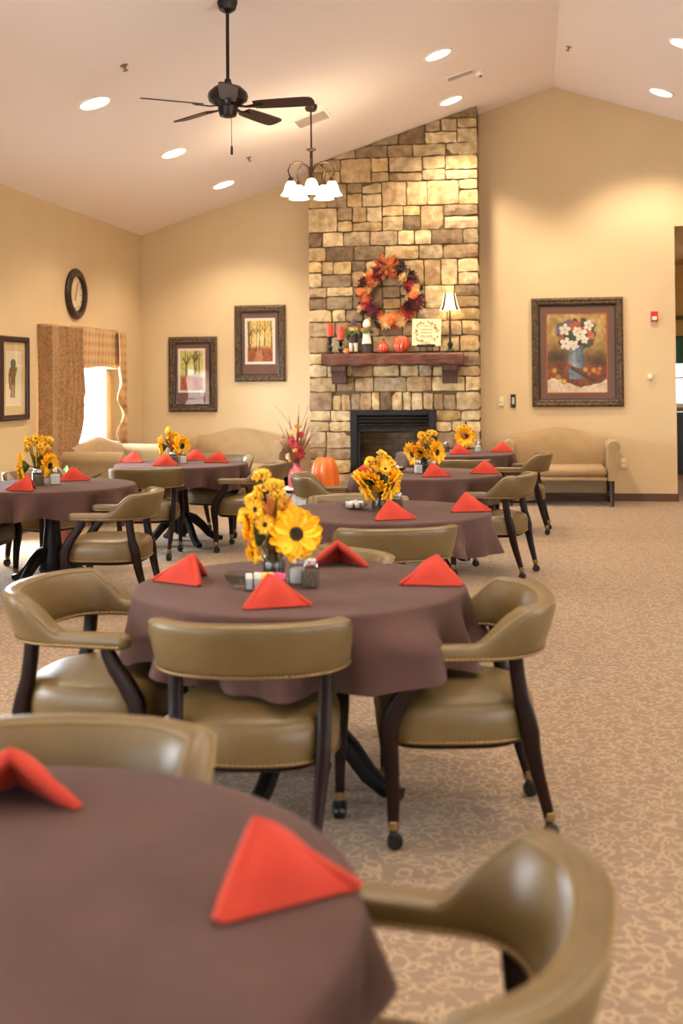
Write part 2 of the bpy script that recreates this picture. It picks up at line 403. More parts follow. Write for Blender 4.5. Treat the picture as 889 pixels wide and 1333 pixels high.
# ------------------------------------------------------------------ room shell
def wall_with_holes(u0, u1, z0, z1, holes):
    us = sorted({u0, u1, *[h[0] for h in holes], *[h[1] for h in holes]}); zs = sorted({z0, z1, *[h[2] for h in holes], *[h[3] for h in holes]})
    cells = []
    for a, b in zip(us, us[1:]):
        for c, d in zip(zs, zs[1:]):
            if not any(h[0] <= a and b <= h[1] and h[2] <= c and d <= h[3] for h in holes): cells.append((a, b, c, d))
    return cells
TH = 0.16
YEND = 19.0
m = M().box(XL - TH, XRW + TH, YF - TH, YEND + TH, -0.12, 0.0); struct('floor', m, MT['carpet'], smooth=False)
WIN = (11.30, 13.2, 0.72, 1.76)
UNSEEN_LEFTW = [(-2.6, -0.6, 0.6, 2.3), (1.4, 3.4, 0.6, 2.3), (9.3, 10.22, 0.10, 2.1)]  # unseen openings; those beside the camera are added for fill daylight
m = M()
for a, b, c, d in wall_with_holes(YF, YB, 0, ZE + 0.05, [WIN] + UNSEEN_LEFTW): m.box(XL - TH, XL, a, b, c, d)
struct('wall_left', m, MT['wall'], smooth=False)
m = M()
for a, b, c, d in wall_with_holes(YF, YEND, 0, ZE + 0.05, [(-2.5, 0.5, 0.5, 2.4), (3.0, 6.0, 0.5, 2.4)]): m.box(XRW, XRW + TH, a, b, c, d)  # openings for the added, unseen right-hand windows
struct('wall_right', m, MT['wall'], smooth=False)
def prism(poly, y0, y1, mi=0):
    n = len(poly); V = [(x, y0, z) for x, z in poly] + [(x, y1, z) for x, z in poly]
    F = [tuple(range(n)), tuple(reversed(range(n, 2 * n)))] + [(i, (i + 1) % n, n + (i + 1) % n, n + i) for i in range(n)]
    return V, F
ZO = 3.35
e = 0.02
m = M(); V, F = prism([(XL, 0), (XO, 0), (XO, ZO), (XO, ceilz(XO) + e), (XR, ZR + e), (XL, ZE + e)], YB, YB + TH); m.add(V, F)
V, F = prism([(XO, ZO), (XRW, ZO), (XRW, ZE + e), (XO, ceilz(XO) + e)], YB, YB + TH); m.add(V, F)
struct('wall_back', m, MT['wall'], smooth=False)
UNSEEN_FW = [(-4.5, -2.1, 0.5, 2.4), (3.2, 5.2, 0.5, 2.4)]  # unseen windows behind the camera, added for fill daylight
m = M()
for a, b, c, d in wall_with_holes(XL, XRW, 0, ZE, UNSEEN_FW): m.box(a, b, YF - TH, YF, c, d)
V, F = prism([(XL, ZE), (XRW, ZE), (XRW, ZE + e), (XR, ZR + e), (XL, ZE + e)], YF - TH, YF); m.add(V, F)
struct('wall_front', m, MT['wall'], smooth=False)
for nm, xa, xb in (('ceiling_left', XL - TH, XR), ('ceiling_right', XR, XRW + TH)):
    m = M(); za, zb = ceilz(xa), ceilz(xb)
    V, F = prism([(xa, za), (xb, zb), (xb, zb + .15), (xa, za + .15)], YF - TH, YB + TH); m.add(V, F)
    struct(nm, m, MT['ceil'], smooth=False)
# corridor beyond the opening
m = M().box(0.6, XRW, YB + TH, YEND + TH, 3.3, 3.42); struct('ceiling_corridor', m, MT['corrwall'], smooth=False)
m = M()
for a, b, c, d in wall_with_holes(0.6, XRW, 0, 3.3, [(2.08, 3.6, 1.05, 1.95)]): m.box(a, b, YEND, YEND + TH, c, d)
m.box(0.6, 0.6 + TH, YB + TH, YEND, 0, 3.3)
struct('wall_corridor', m, MT['corrwall'], smooth=False)
m = M().box(CH1 + 0.005, XO + 0.012, YB - 0.014, YB, 0, 0.095, 0.004)
m.box(XO, XO + 0.012, YB - 0.014, YB + TH, 0, 0.095, 0.004); struct('baseboard_back', m, MT['base'])
m = M().box(XL, CH0, YB - 0.014, YB, 0, 0.095, 0.004); struct('baseboard_backleft', m, MT['base'])
m = M().box(XL, XL + 0.014, YF, YB, 0, 0.095, 0.004); struct('baseboard_left', m, MT['base'])

def window(name, axis, pos, out, a, b, z0, z1, slats=True):
    """frame + pane + blind in a wall opening; axis 'x' = wall at x=pos, 'y' = wall at y=pos; out = sign pointing outdoors"""
    def P(u0, u1, w0, w1, c, d):
        lo, hi = sorted((pos + out * w0, pos + out * w1))
        return (lo, hi, u0, u1, c, d) if axis == 'x' else (u0, u1, lo, hi, c, d)
    f = M(); t = 0.05
    for q in ((a, a + t, .07, .12, z0, z1), (b - t, b, .07, .12, z0, z1), (a + t, b - t, .07, .12, z0, z0 + t), (a + t, b - t, .07, .12, z1 - t, z1),
              (a + t, b - t, .075, .115, (z0 + z1) / 2 - .02, (z0 + z1) / 2 + .02)): f.box(*P(*q), 0.004)
    o = struct(name, f, MT['trimw'])
    rv = M()
    for q in ((a, a + .012, 0, .07, z0, z1), (b - .012, b, 0, .07, z0, z1), (a, b, 0, .07, z1 - .012, z1)): rv.box(*P(*q))
    struct('jamb', rv, MT['trimw'], o, smooth=False)
    g = M().box(*P(a + t, b - t, .093, .097, z0 + t, z1 - t)); struct('pane', g, MT['glass'], o, smooth=False)
    s = M().box(*P(a - .03, b + .03, -.035, .07, z0 - .035, z0), 0.006); struct('sill', s, MT['trimw'], o)
    if slats:
        bl = M(); z = z0 + .03
        while z < z1 - .06:
            q = P(a + .012, b - .012, .012, .05, z, z + .003); cx = (q[0] + q[1]) / 2
            X = T(cx, 0, z) @ Matrix.Rotation(0.12 * out, 4, 'Y') @ T(-cx, 0, -z) if axis == 'x' else None
            bl.box(*q, X=X); z += 0.045
        bl.box(*P(a + .01, b - .01, .008, .055, z1 - .05, z1 - .005)); struct('blind', bl, MT['blind'], o, smooth=False)
    return o
window('window_1', 'x', XL, -1, *WIN)
for i, h in enumerate(UNSEEN_LEFTW): window('window_%d' % (i + 2), 'x', XL, -1, *h, slats=False)  # out of view: added fill windows, then the glass door
for i, h in enumerate(UNSEEN_FW): window('window_%d' % (i + 5), 'y', YF, -1, *h, slats=False)  # added windows in the wall behind the camera
for i, h in enumerate([(-2.5, 0.5, 0.5, 2.4), (3.0, 6.0, 0.5, 2.4)]): window('window_%d' % (i + 7), 'x', XRW, 1, *h, slats=False)  # added windows in the unseen right wall, for fill daylight
window('window_9', 'y', YEND, 1, 2.08, 3.6, 1.05, 1.95, slats=False)

# ------------------------------------------------------------------ stone chimney breast
FB0, FB1, FBZ = -2.19, -1.145, 1.13
rs = random.Random(5)
PAL = [(212, 188, 144), (204, 178, 134), (220, 198, 158), (198, 172, 130), (188, 162, 124), (176, 150, 116), (160, 136, 106), (142, 120, 96),
       (208, 180, 130), (200, 178, 144), (186, 166, 136), (216, 192, 150), (168, 146, 118), (214, 190, 146), (206, 184, 142)]
stone_root = M()
def stone(x0, x1, z0, z1, deep=False):
    g = 0.0085
    x0 += g * rs.uniform(.6, 1.2); x1 -= g * rs.uniform(.6, 1.2); z0 += g * rs.uniform(.6, 1.2); z1 -= g * rs.uniform(.6, 1.2)
    if x1 - x0 < .02 or z1 - z0 < .02: return
    c = rs.choice(PAL); k = rs.uniform(.9, 1.08); c = lin(tuple(min(255, q * k) for q in c))
    nx = max(3, int((x1 - x0) / .06)); nz = max(3, int((z1 - z0) / .05)); pr = rs.uniform(.0, .022)
    yb = YB - .001 if deep else CHY + .06
    V = []; idx = {}
    ju = [rs.uniform(-.007, .007) for _ in range(nx + 1)], [rs.uniform(-.007, .007) for _ in range(nx + 1)]
    jv = [rs.uniform(-.006, .006) for _ in range(nz + 1)], [rs.uniform(-.006, .006) for _ in range(nz + 1)]
    tx, tz = rs.uniform(-.012, .012), rs.uniform(-.012, .012)
    for j in range(nz + 1):
        for i in range(nx + 1):
            u, w = i / nx, j / nz
            x = x0 + (x1 - x0) * u + jv[0][j] * (1 - u) - jv[1][j] * u * .8
            z = z0 + (z1 - z0) * w + ju[0][i] * (1 - w) - ju[1][i] * w
            cr = (u in (0, 1)) + (w in (0, 1))
            if cr == 2: q_ = rs.uniform(.0, .007); x += q_ * (1 if u == 0 else -1); z += q_ * (1 if w == 0 else -1)
            z = min(z, ceilz(x) - .004)
            d = -pr - tx * (u - .5) - tz * (w - .5) + (rs.uniform(-.010, .007) if cr == 0 else rs.uniform(.004, .012))
            idx[i, j] = len(V); V.append((x, CHY + .012 + d, z))
    F = [(idx[i, j], idx[i + 1, j], idx[i + 1, j + 1], idx[i, j + 1]) for i in range(nx) for j in range(nz)]
    loop = [idx[i, 0] for i in range(nx)] + [idx[nx, j] for j in range(nz)] + [idx[i, nz] for i in range(nx, 0, -1)] + [idx[0, j] for j in range(nz, 0, -1)]
    nb = len(V); V += [(V[q][0], yb, V[q][2]) for q in loop]; n = len(loop)
    F += [(loop[(k + 1) % n], loop[k], nb + k, nb + (k + 1) % n) for k in range(n)]
    stone_root.add(V, F, 0, c)
def fill(x0, x1, z0, z1, lo=.13, hi=.40):
    """ashlar fill of one band: now and then a column of two or three thin stones beside a tall one"""
    x = x0
    while x < x1 - 1e-6:
        w = rs.uniform(lo, hi)
        if x1 - x - w < lo * .8: w = x1 - x
        de = (abs(x - CH0) < 1e-6 or abs(x + w - CH1) < 1e-6)
        h = z1 - z0
        if h > .25:
            r = rs.random()
            if r < .26 and w > .2: stone(x, x + w, z0, z1, de)
            elif r < .8:
                q = z0 + h * rs.uniform(.36, .64); stone(x, x + w, z0, q, de)
                if w > .3 and rs.random() < .6:
                    s = x + w * rs.uniform(.4, .6); stone(x, s, q, z1, de and x == CH0); stone(s, x + w, q, z1, de and x != CH0)
                else: stone(x, x + w, q, z1, de)
            else:
                s = x + w * (rs.uniform(.42, .58) if w > .32 else 0); q = z0 + h * rs.uniform(.4, .6)
                if s > x + .01: stone(x, s, z0, z1, de and abs(x - CH0) < 1e-6)
                stone(s, x + w, z0, q, de and (s <= x + .01 or abs(x - CH0) > 1e-6)); stone(s, x + w, q, z1, de and (s <= x + .01 or abs(x - CH0) > 1e-6))
        else: stone(x, x + w, z0, z1, de)
        x += w
z = 0.0
for h in (.16, .2, .17, .14, .2, .13, .13):
    fill(CH0, FB0, z, z + h, .14, .34); fill(FB1, CH1, z, z + h, .14, .34); z += h
ARC0, ARC1, AZ = -2.42, -0.9, 1.36
zz = z
fill(CH0, ARC0, 1.13, AZ, .14, .3); fill(ARC1, CH1, 1.13, AZ, .14, .3)
x = ARC0
while x < ARC1 - .01:
    w = min(rs.uniform(.10, .155), ARC1 - x)
    if ARC1 - x - w < .07: w = ARC1 - x
    stone(x, x + w, 1.13 + .0, AZ - .05 * abs((x + w / 2 + 1.66) / .8) ** 2); x += w
z = AZ
while z < 4.75:
    h = rs.choice((.15, .28, .32, .2, .3, .34, .18))
    xs = CH0 if ceilz(CH0) > z + .03 else XR - (ZR - z - .03) / SL
    if xs < CH1 - .1: fill(xs if xs > CH0 else CH0, CH1, z, z + h, .17, .42)
    z += h
chim = stone_root.build('stone_chimney', MT['stone'], fixn=False, ang=16)
tag(chim, 'tan and grey ashlar stone chimney breast rising to the sloped ceiling', 'chimney'); chim['kind'] = 'structure'
m = M(); y0 = CHY + .024
V, F = prism([(CH0 + .01, 0), (FB0, 0), (FB0, FBZ), (FB1, FBZ), (FB1, 0), (CH1 - .01, 0), (CH1 - .01, ceilz(CH1 - .01) - .002), (CH0 + .01, ceilz(CH0 + .01) - .002)], y0, YB)
m.add(V, F); struct('mortar', m, MT['mortar'], chim, smooth=False)

# ------------------------------------------------------------------ fireplace insert
fp = thing('fireplace_insert', 'black metal gas fireplace with louvred top set in the stone chimney', 'fireplace', ((FB0 + FB1) / 2, CHY, 0))
hw = (FB1 - FB0) / 2
m = M()
for q in ((-hw, -hw + .085, 0, FBZ), (hw - .085, hw, 0, FBZ), (-hw + .085, hw - .085, FBZ - .06, FBZ), (-hw + .085, hw - .085, 0, .10)): m.box(q[0], q[1], -.035, .03, q[2], q[3], .005)
m.build('surround', MT['iron'], fp)
for k in range(3):
    z = FBZ - .105 - k * .042
    M().box(-hw + .09, hw - .09, -.012, .03, z, z + .03, .004, X=T(0, 0, z) @ Matrix.Rotation(.35, 4, 'X') @ T(0, 0, -z)).build('louver', MT['iron'], fp)
m = M(); g0, g1, gz0, gz1 = -hw + .085, hw - .085, .10, FBZ - .22
for q in ((g0, g0 + .035, gz0, gz1), (g1 - .035, g1, gz0, gz1), (g0, g1, gz1 - .04, gz1), (g0, g1, gz0, gz0 + .03)): m.box(q[0], q[1], -.02, .02, q[2], q[3], .004)
m.build('door_frame', MT['iron'], fp)
M().box(g0 + .03, g1 - .03, 0, .004, gz0 + .02, gz1 - .03).build('glass', MT['fglass'], fp, smooth=False)
m = M()
m.box(-hw + .01, hw - .01, .40, .43, 0, 1.05, mi=1); m.box(-hw + .005, -hw + .05, .03, .40, 0, 1.05, mi=1); m.box(hw - .05, hw - .005, .03, .40, 0, 1.05, mi=1)
m.box(-hw + .01, hw - .01, .03, .43, 0, .08, mi=1); m.box(-hw + .01, hw - .01, .03, .43, 1.0, 1.06, mi=1)
for r in range(12):
    z = .09 + r * .076; x = -hw + .06 - (.1 if r % 2 else 0)
    while x < hw - .06:
        a, b = max(x, -hw + .055), min(x + .19, hw - .055)
        if b - a > .02: m.box(a, b, .388, .405, z, z + .066, .004)
        x += .2
    for sx in (-1, 1):
        for k in range(2):
            a = .05 + k * .18 + (.03 if r % 2 else 0); m.box(min(sx * (hw - .055), sx * (hw - .045)), max(sx * (hw - .055), sx * (hw - .045)), a, a + .16, z, z + .066, .002)
m.build('firebrick_lining', [MT['fbrick'], MT['fmort']], fp)
gr = M()
for k in range(7): gr.tube([(-.3 + k * .1, .1, .2), (-.3 + k * .1, .12, .15), (-.3 + k * .1, .33, .15), (-.3 + k * .1, .36, .2)], .008, 6)
for yy in (.15, .30): gr.box(-.33, .33, yy - .008, yy + .008, .08, .16)
gr.build('grate', MT['iron'], fp)
for k, (a, b, r) in enumerate([((-.33, .2, .2), (.3, .24, .21), .05), ((-.28, .3, .21), (.34, .28, .22), .055), ((-.2, .17, .29), (.1, .33, .31), .04), ((.28, .16, .28), (-.02, .32, .32), .038)]):
    a, b = Vector(a), Vector(b); rl = random.Random(k)
    M().tube([a.lerp(b, i / 8) + Vector((0, 0, rl.uniform(-.008, .008))) for i in range(9)], [r * rl.uniform(.88, 1.1) for _ in range(9)], 10).build('gas_log', MT['log'], fp)

# ------------------------------------------------------------------ mantel shelf
MZ = 1.825
mt = thing('mantel_shelf', 'rustic brown wooden mantel beam on two corbels across the stone chimney', 'mantel', (-1.655, CHY, 0))
m = M(); rl = random.Random(3)
rings = []
for i in range(41):
    x = -.86 + 1.72 * i / 40
    w = [.006 * math.sin(i * .9 + k * 1.7) + rl.uniform(-.003, .003) for k in range(6)]
    y0, y1, z0, z1 = -.215 + w[0], -.005, MZ - .15 + w[1] * 1.2, MZ
    rings.append([(x, y1, z0), (x, y0 + .02, z0 + w[2] * .5), (x, y0 + w[3], z0 + .02), (x, y0 + .004 + w[4] * 1.5, (z0 + z1) / 2), (x, y0 + w[5], z1 - .02), (x, y0 + .018, z1), (x, y1, z1)])
m.loft(rings); m.build('beam', MT['mantel'], mt)
for x in (-.66, .69):
    V, F = [], []
    prof = [(-.005, MZ - .15), (-.17, MZ - .15), (-.17, MZ - .21), (-.14, MZ - .22), (-.11, MZ - .27), (-.10, MZ - .36), (-.005, MZ - .37)]
    n = len(prof); V = [(x - .09, y, z) for y, z in prof] + [(x + .09, y, z) for y, z in prof]
    F = [tuple(range(n)), tuple(reversed(range(n, 2 * n)))] + [(i, (i + 1) % n, n + (i + 1) % n, n + i) for i in range(n)]
    M().add(V, F).build('corbel', MT['corbel'], mt, ang=30)
YM = 13.89
# candle holders with candles
CH = M().lathe([(.055, 0), (.055, .012), (.03, .022), (.018, .04), (.03, .06), (.034, .075), (.02, .10), (.014, .115), (.026, .14), (.030, .155), (.018, .175), (.024, .19), (.05, .20), (.05, .212), (.02, .213)], 20).mesh('candle_holder', MT['rubber'])
for x, s, ch, lab, lab2 in ((-2.42, 1.0, .16, 'taller turned black candle holder at the outer end of the mantel', 'orange pillar candle on the taller black holder at the outer end of the mantel'),
                            (-2.29, .80, .16, 'shorter turned black candle holder second from the outer end of the mantel', 'orange pillar candle on the shorter black holder beside the doll')):
    o = link('candle_holder', CH, None, (x, YM, MZ), None, (.95, .95, s)); tag(o, lab, 'candle holder', 'black candle holders on the mantel')
    zc = MZ + .213 * s
    t = thing('pillar_candle', lab2, 'candle', (x, YM, zc), 0, 'orange candles on the mantel')
    M().lathe([(.038, 0), (.040, .01), (.039, ch - .006), (.034, ch), (.02, ch - .004), (.004, ch - .004)], 20).build('wax', MT['candle'], t)
    M().tube([(0, 0, ch - .005), (.001, 0, ch + .012)], .0018, 6).build('wick', MT['rubber'], t)
# dolls
def doll(loc, kind):
    if kind == 0:
        t = thing('scarecrow_doll', 'small scarecrow doll with plum hat and green sash on the mantel', 'figurine', loc)
        for s in (-1, 1):
            M().tube([(s * .03, 0, .02), (s * .03, 0, .1), (s * .025, 0, .16)], [.02, .024, .028], 10).build('leg', MT['cloth_w'], t)
            M().sphere((s * .032, -.012, .014), (.022, .034, .016)).build('shoe', MT['cloth_d'], t)
            M().tube([(s * .045, 0, .25), (s * .075, -.02, .2), (s * .06, -.045, .17)], [.018, .017, .012], 8).build('arm', MT['cloth_d'], t)
        M().lathe([(.05, .13), (.058, .16), (.05, .2), (.045, .25), (.03, .275), (.014, .285)], 16).build('coat', MT['cloth_d'], t)
        g = M(); rl = random.Random(4)
        for k in range(16):
            a = k * .4; g.tube([(0, 0, .25), (.05 * math.cos(a), .05 * math.sin(a) - .01, .25 + .03 * math.sin(k)), (.085 * math.cos(a), .07 * math.sin(a) - .015, .235)], [.006, .009, .002], 5)
        g.build('leaf_sash', MT['greenl'], t)
        M().sphere((0, 0, .315), (.04, .038, .045)).build('head', MT['skin'], t)
        g = M()
        for k in range(14):
            a = k * .45; g.tube([(.03 * math.cos(a), .03 * math.sin(a), .335), (.05 * math.cos(a), .05 * math.sin(a), .31), (.052 * math.cos(a), .052 * math.sin(a), .28)], [.008, .008, .002], 5)
        g.build('straw_hair', MT['straw'], t)
        M().lathe([(.068, .338), (.066, .344), (.04, .35), (.034, .38), (.02, .41), (.004, .425)], 18).build('hat', MT['hat'], t)
    else:
        t = thing('pilgrim_doll', 'doll in a long cream apron and white bonnet on the mantel', 'figurine', loc)
        M().lathe([(.062, 0), (.064, .01), (.058, .1), (.05, .2), (.036, .27), (.026, .29)], 20).build('dark_skirt', MT['cloth_d'], t)
        m = M(); m.grid(10, 10, lambda u, v: ((.066 - .024 * v) * math.sin((u - .5) * 2.1), -(.066 - .024 * v) * math.cos((u - .5) * 2.1), .12 + .16 * v))
        m.grid(10, 10, lambda u, v: ((.062 - .024 * v) * math.sin((u - .5) * 2.1), -(.062 - .024 * v) * math.cos((u - .5) * 2.1), .12 + .16 * v))
        m.build('apron', MT['cloth_w'], t)
        for s in (-1, 1): M().tube([(s * .036, 0, .28), (s * .07, -.02, .26), (s * .045, -.06, .255)], [.017, .016, .012], 8).build('arm', MT['cloth_d'], t)
        g = M()
        for k in range(12):
            a = k * .52; g.tube([(0, -.06, .265), (.03 * math.cos(a), -.07, .265 + .02 * math.sin(a)), (.055 * math.cos(a), -.07, .26 + .03 * math.sin(a))], [.005, .008, .002], 5)
        g.build('greenery', MT['greenl'], t)
        M().sphere((-.045, -.05, .285), .026).build('tiny_pumpkin', MT['orange'], t)
        M().sphere((0, -.004, .345), (.036, .036, .042)).build('head', MT['skin'], t)
        M().lathe([(.05, .33), (.052, .35), (.046, .385), (.03, .41), (.004, .42)], 18, X=T(0, .01, 0)).build('bonnet', MT['cloth_w'], t)
    return t
doll((-2.13, YM, MZ), 0); doll((-1.965, YM, MZ), 1)
def pumpkin_mesh(w, h, ribs=10, dep=.12, top=0.0):
    m = M(); seg = ribs * 6; rings = []
    for i in range(19):
        a = -PI / 2 + PI * i / 18
        r0 = math.cos(a) ** .75 if i not in (0, 18) else .02
        z = h * (.5 + .5 * math.sin(a)) - .10 * h * math.exp(-(r0 / .25) ** 2) * (1 if a > 0 else -1)
        r0 *= (1 - top * sstep(.3, 1, z / h))
        rings.append([(w / 2 * max(r0, .02) * (1 - dep * (1 - abs(math.cos(ribs * PI * k / seg))) ** 1.0) * math.cos(2 * PI * k / seg),
                       w / 2 * max(r0, .02) * (1 - dep * (1 - abs(math.cos(ribs * PI * k / seg)))) * math.sin(2 * PI * k / seg), z) for k in range(seg)])
    return m.loft(rings)
def pumpkin(label, loc, w, h, mt_, name='pumpkin', group=None, top=0.0, ribs=10, sl=.05):
    t = thing(name, label, 'pumpkin', loc, 0, group)
    pumpkin_mesh(w, h, ribs, .14, top).build('shell', mt_, t, ang=60)
    M().tube([(0, 0, h * .92), (.003, 0, h + sl * .4), (.012, 0, h + sl)], [w * .05 + .006, w * .035 + .004, w * .04 + .004], 8).build('stem', MT['stemb'], t)
    return t
pumpkin('tiny orange pumpkin on the mantel in front of the scarecrow doll', (-2.205, YM - .07, MZ), .075, .065, MT['pumpk'], sl=.015)
pumpkin('smaller pear-shaped orange ceramic pumpkin on the mantel beside the cream doll', (-1.765, YM - .01, MZ), .155, .16, MT['pumpd'], top=.55, sl=.02)
pumpkin('larger round ribbed orange ceramic pumpkin on the mantel beside the plaque', (-1.545, YM - .01, MZ), .195, .215, MT['pumpd'], sl=.02)
# plaque and easel
es = thing('plaque_easel', 'small dark wire easel holding the cream plaque on the mantel', 'easel', (-1.24, YM - .02, MZ))
m = M(); m.tube([(-.09, -.05, 0), (-.07, .005, .07), (-.03, .05, .36)], .006, 6); m.build('leg', MT['lampm'], es)
m = M(); m.tube([(.09, -.05, 0), (.07, .005, .07), (.03, .05, .36)], .006, 6); m.build('leg', MT['lampm'], es)
m = M(); m.tube([(0, .09, 0), (0, .05, .35)], .006, 6); m.build('leg', MT['lampm'], es)
m = M(); m.box(-.11, .11, -.055, .01, .07, .082, .003); m.box(-.11, .11, -.058, -.048, .07, .10, .003); m.build('ledge', MT['lampm'], es)
pq = thing('wall_plaque', 'cream square fall plaque with a painted leaf wreath leaning on its easel', 'plaque', (-1.24, YM - .055, MZ + .085))
pq.rotation_euler = (-.10, math.radians(1.5), 0)
M().box(-.175, .175, 0, .018, 0, .325, .003).build('board', MT['plaque'], pq)
lf = M(); rl = random.Random(9)
def flake(M_, x, y, z, a, l, w, col, bend=0):
    ca, sa = math.cos(a), math.sin(a)
    pts = [(-l / 2, 0), (-l * .1, w / 2), (l / 2, 0), (-l * .1, -w / 2)]
    M_.add([(x + p * ca - q * sa, y, z + p * sa + q * ca) for p, q in pts], [(0, 1, 2, 3)], 0, col)
pc = [lin(c) for c in ((196, 92, 40), (214, 140, 60), (150, 60, 34), (226, 170, 110), (120, 110, 60))]
for k in range(70):
    a = rl.uniform(0, 2 * PI); r = .128 + rl.uniform(-.02, .018)
    flake(lf, r * math.cos(a), -.0012 - .0004 * (k % 3), .163 + r * math.sin(a), rl.uniform(0, PI), .028, .016, rl.choice(pc))
lf.build('painted_wreath', MT['paint'], pq, smooth=False)
tx = M(); ink = lin((120, 108, 70))
for row, (z, n, h) in enumerate(((.235, 4, .022), (.195, 6, .014), (.155, 5, .022), (.11, 6, .034))):   # faint looping script too small to read
    pts = []
    for k in range(n * 8 + 1):
        t = k / 8; pts.append((-.075 + .15 * t / n + .008 * math.sin(2 * PI * t), -.003, z + h / 2 * math.sin(2 * PI * t + 1.2) * (1 if int(t) % 2 else .7)))
    tx.tube(pts, .0017, 5, col=ink)
tx.build('script_lines', MT['paint'], pq)
# buffet lamp
lp = thing('buffet_lamp', 'slim dark bronze buffet lamp with striped shade glowing on the mantel', 'lamp', (-.955, YM, MZ))
M().lathe([(.062, 0), (.062, .018), (.045, .03), (.03, .04), (.022, .06), (.032, .085), (.034, .105), (.018, .13), (.013, .15), (.012, .30), (.018, .31), (.012, .32), (.009, .50), (.012, .51), (.006, .52), (.006, .60)], 20).build('base', MT['lampm'], lp)
def shade_pts(r, z, seg): return [(r * math.cos(2 * PI * k / seg), r * math.sin(2 * PI * k / seg), z) for k in range(seg)]
m = M(); seg = 48; st = [.128, .098, .082, .068]; zs = [.505, .57, .64, .715]
R_ = [shade_pts(r, z, seg) for r, z in zip(st, zs)]
V = [p for r in R_ for p in r]; F = []; mi = []
for i in range(3):
    for k in range(seg): F.append((i * seg + k, i * seg + (k + 1) % seg, (i + 1) * seg + (k + 1) % seg, (i + 1) * seg + k))
m.add(V, F)
m.build('shade', MT['lshade'], lp, fixn=False)
for k in range(4):
    a = k * PI / 2 + PI / 4 + .07
    m = M()
    for i in range(3):
        q = []
        for (r, z), s in zip(((st[i], zs[i]), (st[i + 1], zs[i + 1])), (1, -1)):
            for d in ((-.17, .17) if s == 1 else (.17, -.17)): q.append(((r + .0045) * math.cos(a + d), (r + .0045) * math.sin(a + d), z))
        m.add(q, [(0, 1, 2, 3)])
    m.build('shade_stripe', MT['lstripe'], lp, fixn=False)
M().sphere((0, 0, .60), (.025, .025, .035)).build('bulb', emitmat('bulb_glow', (255, 220, 150), 8), lp)
m = M().tube([(0, -.005, .01), (-.02, -.02, .006), (-.05, .06, .005), (-.08, .09, .02), (-.1, .10, .12), (-.12, .10, .14)], .003, 6); m.build('cord', MT['rubber'], lp)

# ------------------------------------------------------------------ wreath
def blossom(r, n, layers, cup=.35, wide=.55, jit=.1, seed=0):
    m = M(); rl = random.Random(seed)
    for L_ in range(layers):
        rr = r * (1 - .26 * L_); lift = .18 * L_ * r
        for k in range(n):
            a = 2 * PI * (k + .5 * L_) / n + rl.uniform(-jit, jit); R2 = rr * rl.uniform(.9, 1.08); w = wide * 2 * PI * rr / n * .75
            V = []
            for t, ww, hh in ((.12, .35, .02), (.45, .95, .10), (.75, .85, .18), (1.0, .05, .15 + cup * .3)):
                for sgn in (-1, 0, 1):
                    u = R2 * t; v = sgn * w / 2 * ww
                    V.append((u * math.cos(a) - v * math.sin(a), u * math.sin(a) + v * math.cos(a), lift + r * cup * hh + (0 if sgn else -.02 * r)))
            F = []
            for i in range(3):
                for j in range(2): F.append((i * 3 + j, i * 3 + j + 1, (i + 1) * 3 + j + 1, (i + 1) * 3 + j))
            m.add(V, F)
    return m
wr = thing('autumn_wreath', 'large round fall wreath of burgundy blooms, pumpkins and leaves on the chimney', 'wreath', (-1.69, CHY - .015, 2.54))
m = M(); rl = random.Random(21)
for k in range(9):
    pts = [((.30 + .035 * math.sin(3 * a + k)) * math.cos(a), -.03 - .03 * math.sin(5 * a + k * 2), (.30 + .035 * math.sin(3 * a + k)) * math.sin(a)) for a in [2 * PI * i / 40 for i in range(40)]]
    m.tube(pts, .009, 5, loop=True)
m.build('twig_ring', MT['twig'], wr)
WM = dict(burg=blossom(.085, 14, 3, .5, seed=1).mesh('bloom', MT['burg'], fixn=False), orange=blossom(.07, 10, 3, .5, .8, seed=2).mesh('bloom', MT['orange'], fixn=False),
          cream=blossom(.07, 13, 4, .7, .9, seed=3).mesh('bloom', MT['cream'], fixn=False), cone=blossom(.065, 12, 4, .6, .8, seed=4).mesh('pod', MT['cone'], fixn=False),
          redp=blossom(.06, 11, 3, .5, .8, seed=6).mesh('bloom', MT['redp'], fixn=False), leaf=blossom(.10, 7, 2, .2, .45, seed=5).mesh('leaf_spray', MT['rust'], fixn=False))
mp = pumpkin_mesh(.12, .10, 9).mesh('mini_pumpkin', MT['pumpk'])
items = [(118, 'burg', 1.15), (97, 'leaf', 1.5), (82, 'orange', 1.1), (65, 'cone', 1.2), (50, 'cream', 1.0), (40, 'cone', 1.2), (26, 'redp', 1.2), (10, 'cream', .9), (-2, 'pump', 1), (-16, 'burg', 1.3),
         (-32, 'cone', 1.2), (-46, 'redp', 1.0), (-56, 'orange', .9), (-70, 'cream', 1.2), (-86, 'pump', 1.3), (-100, 'cream', 1.2), (-112, 'orange', 1.0), (-124, 'cone', 1.1), (-140, 'burg', 1.2),
         (-156, 'redp', 1.1), (-170, 'orange', 1.0), (174, 'pump', .9), (166, 'cream', .9), (156, 'cone', 1.2), (144, 'orange', 1.2), (132, 'pump', .8)]
items += [(rl.uniform(-180, 180), rl.choice(('cone', 'redp', 'burg', 'orange', 'cream', 'cone')), rl.uniform(.55, .75)) for _ in range(20)]
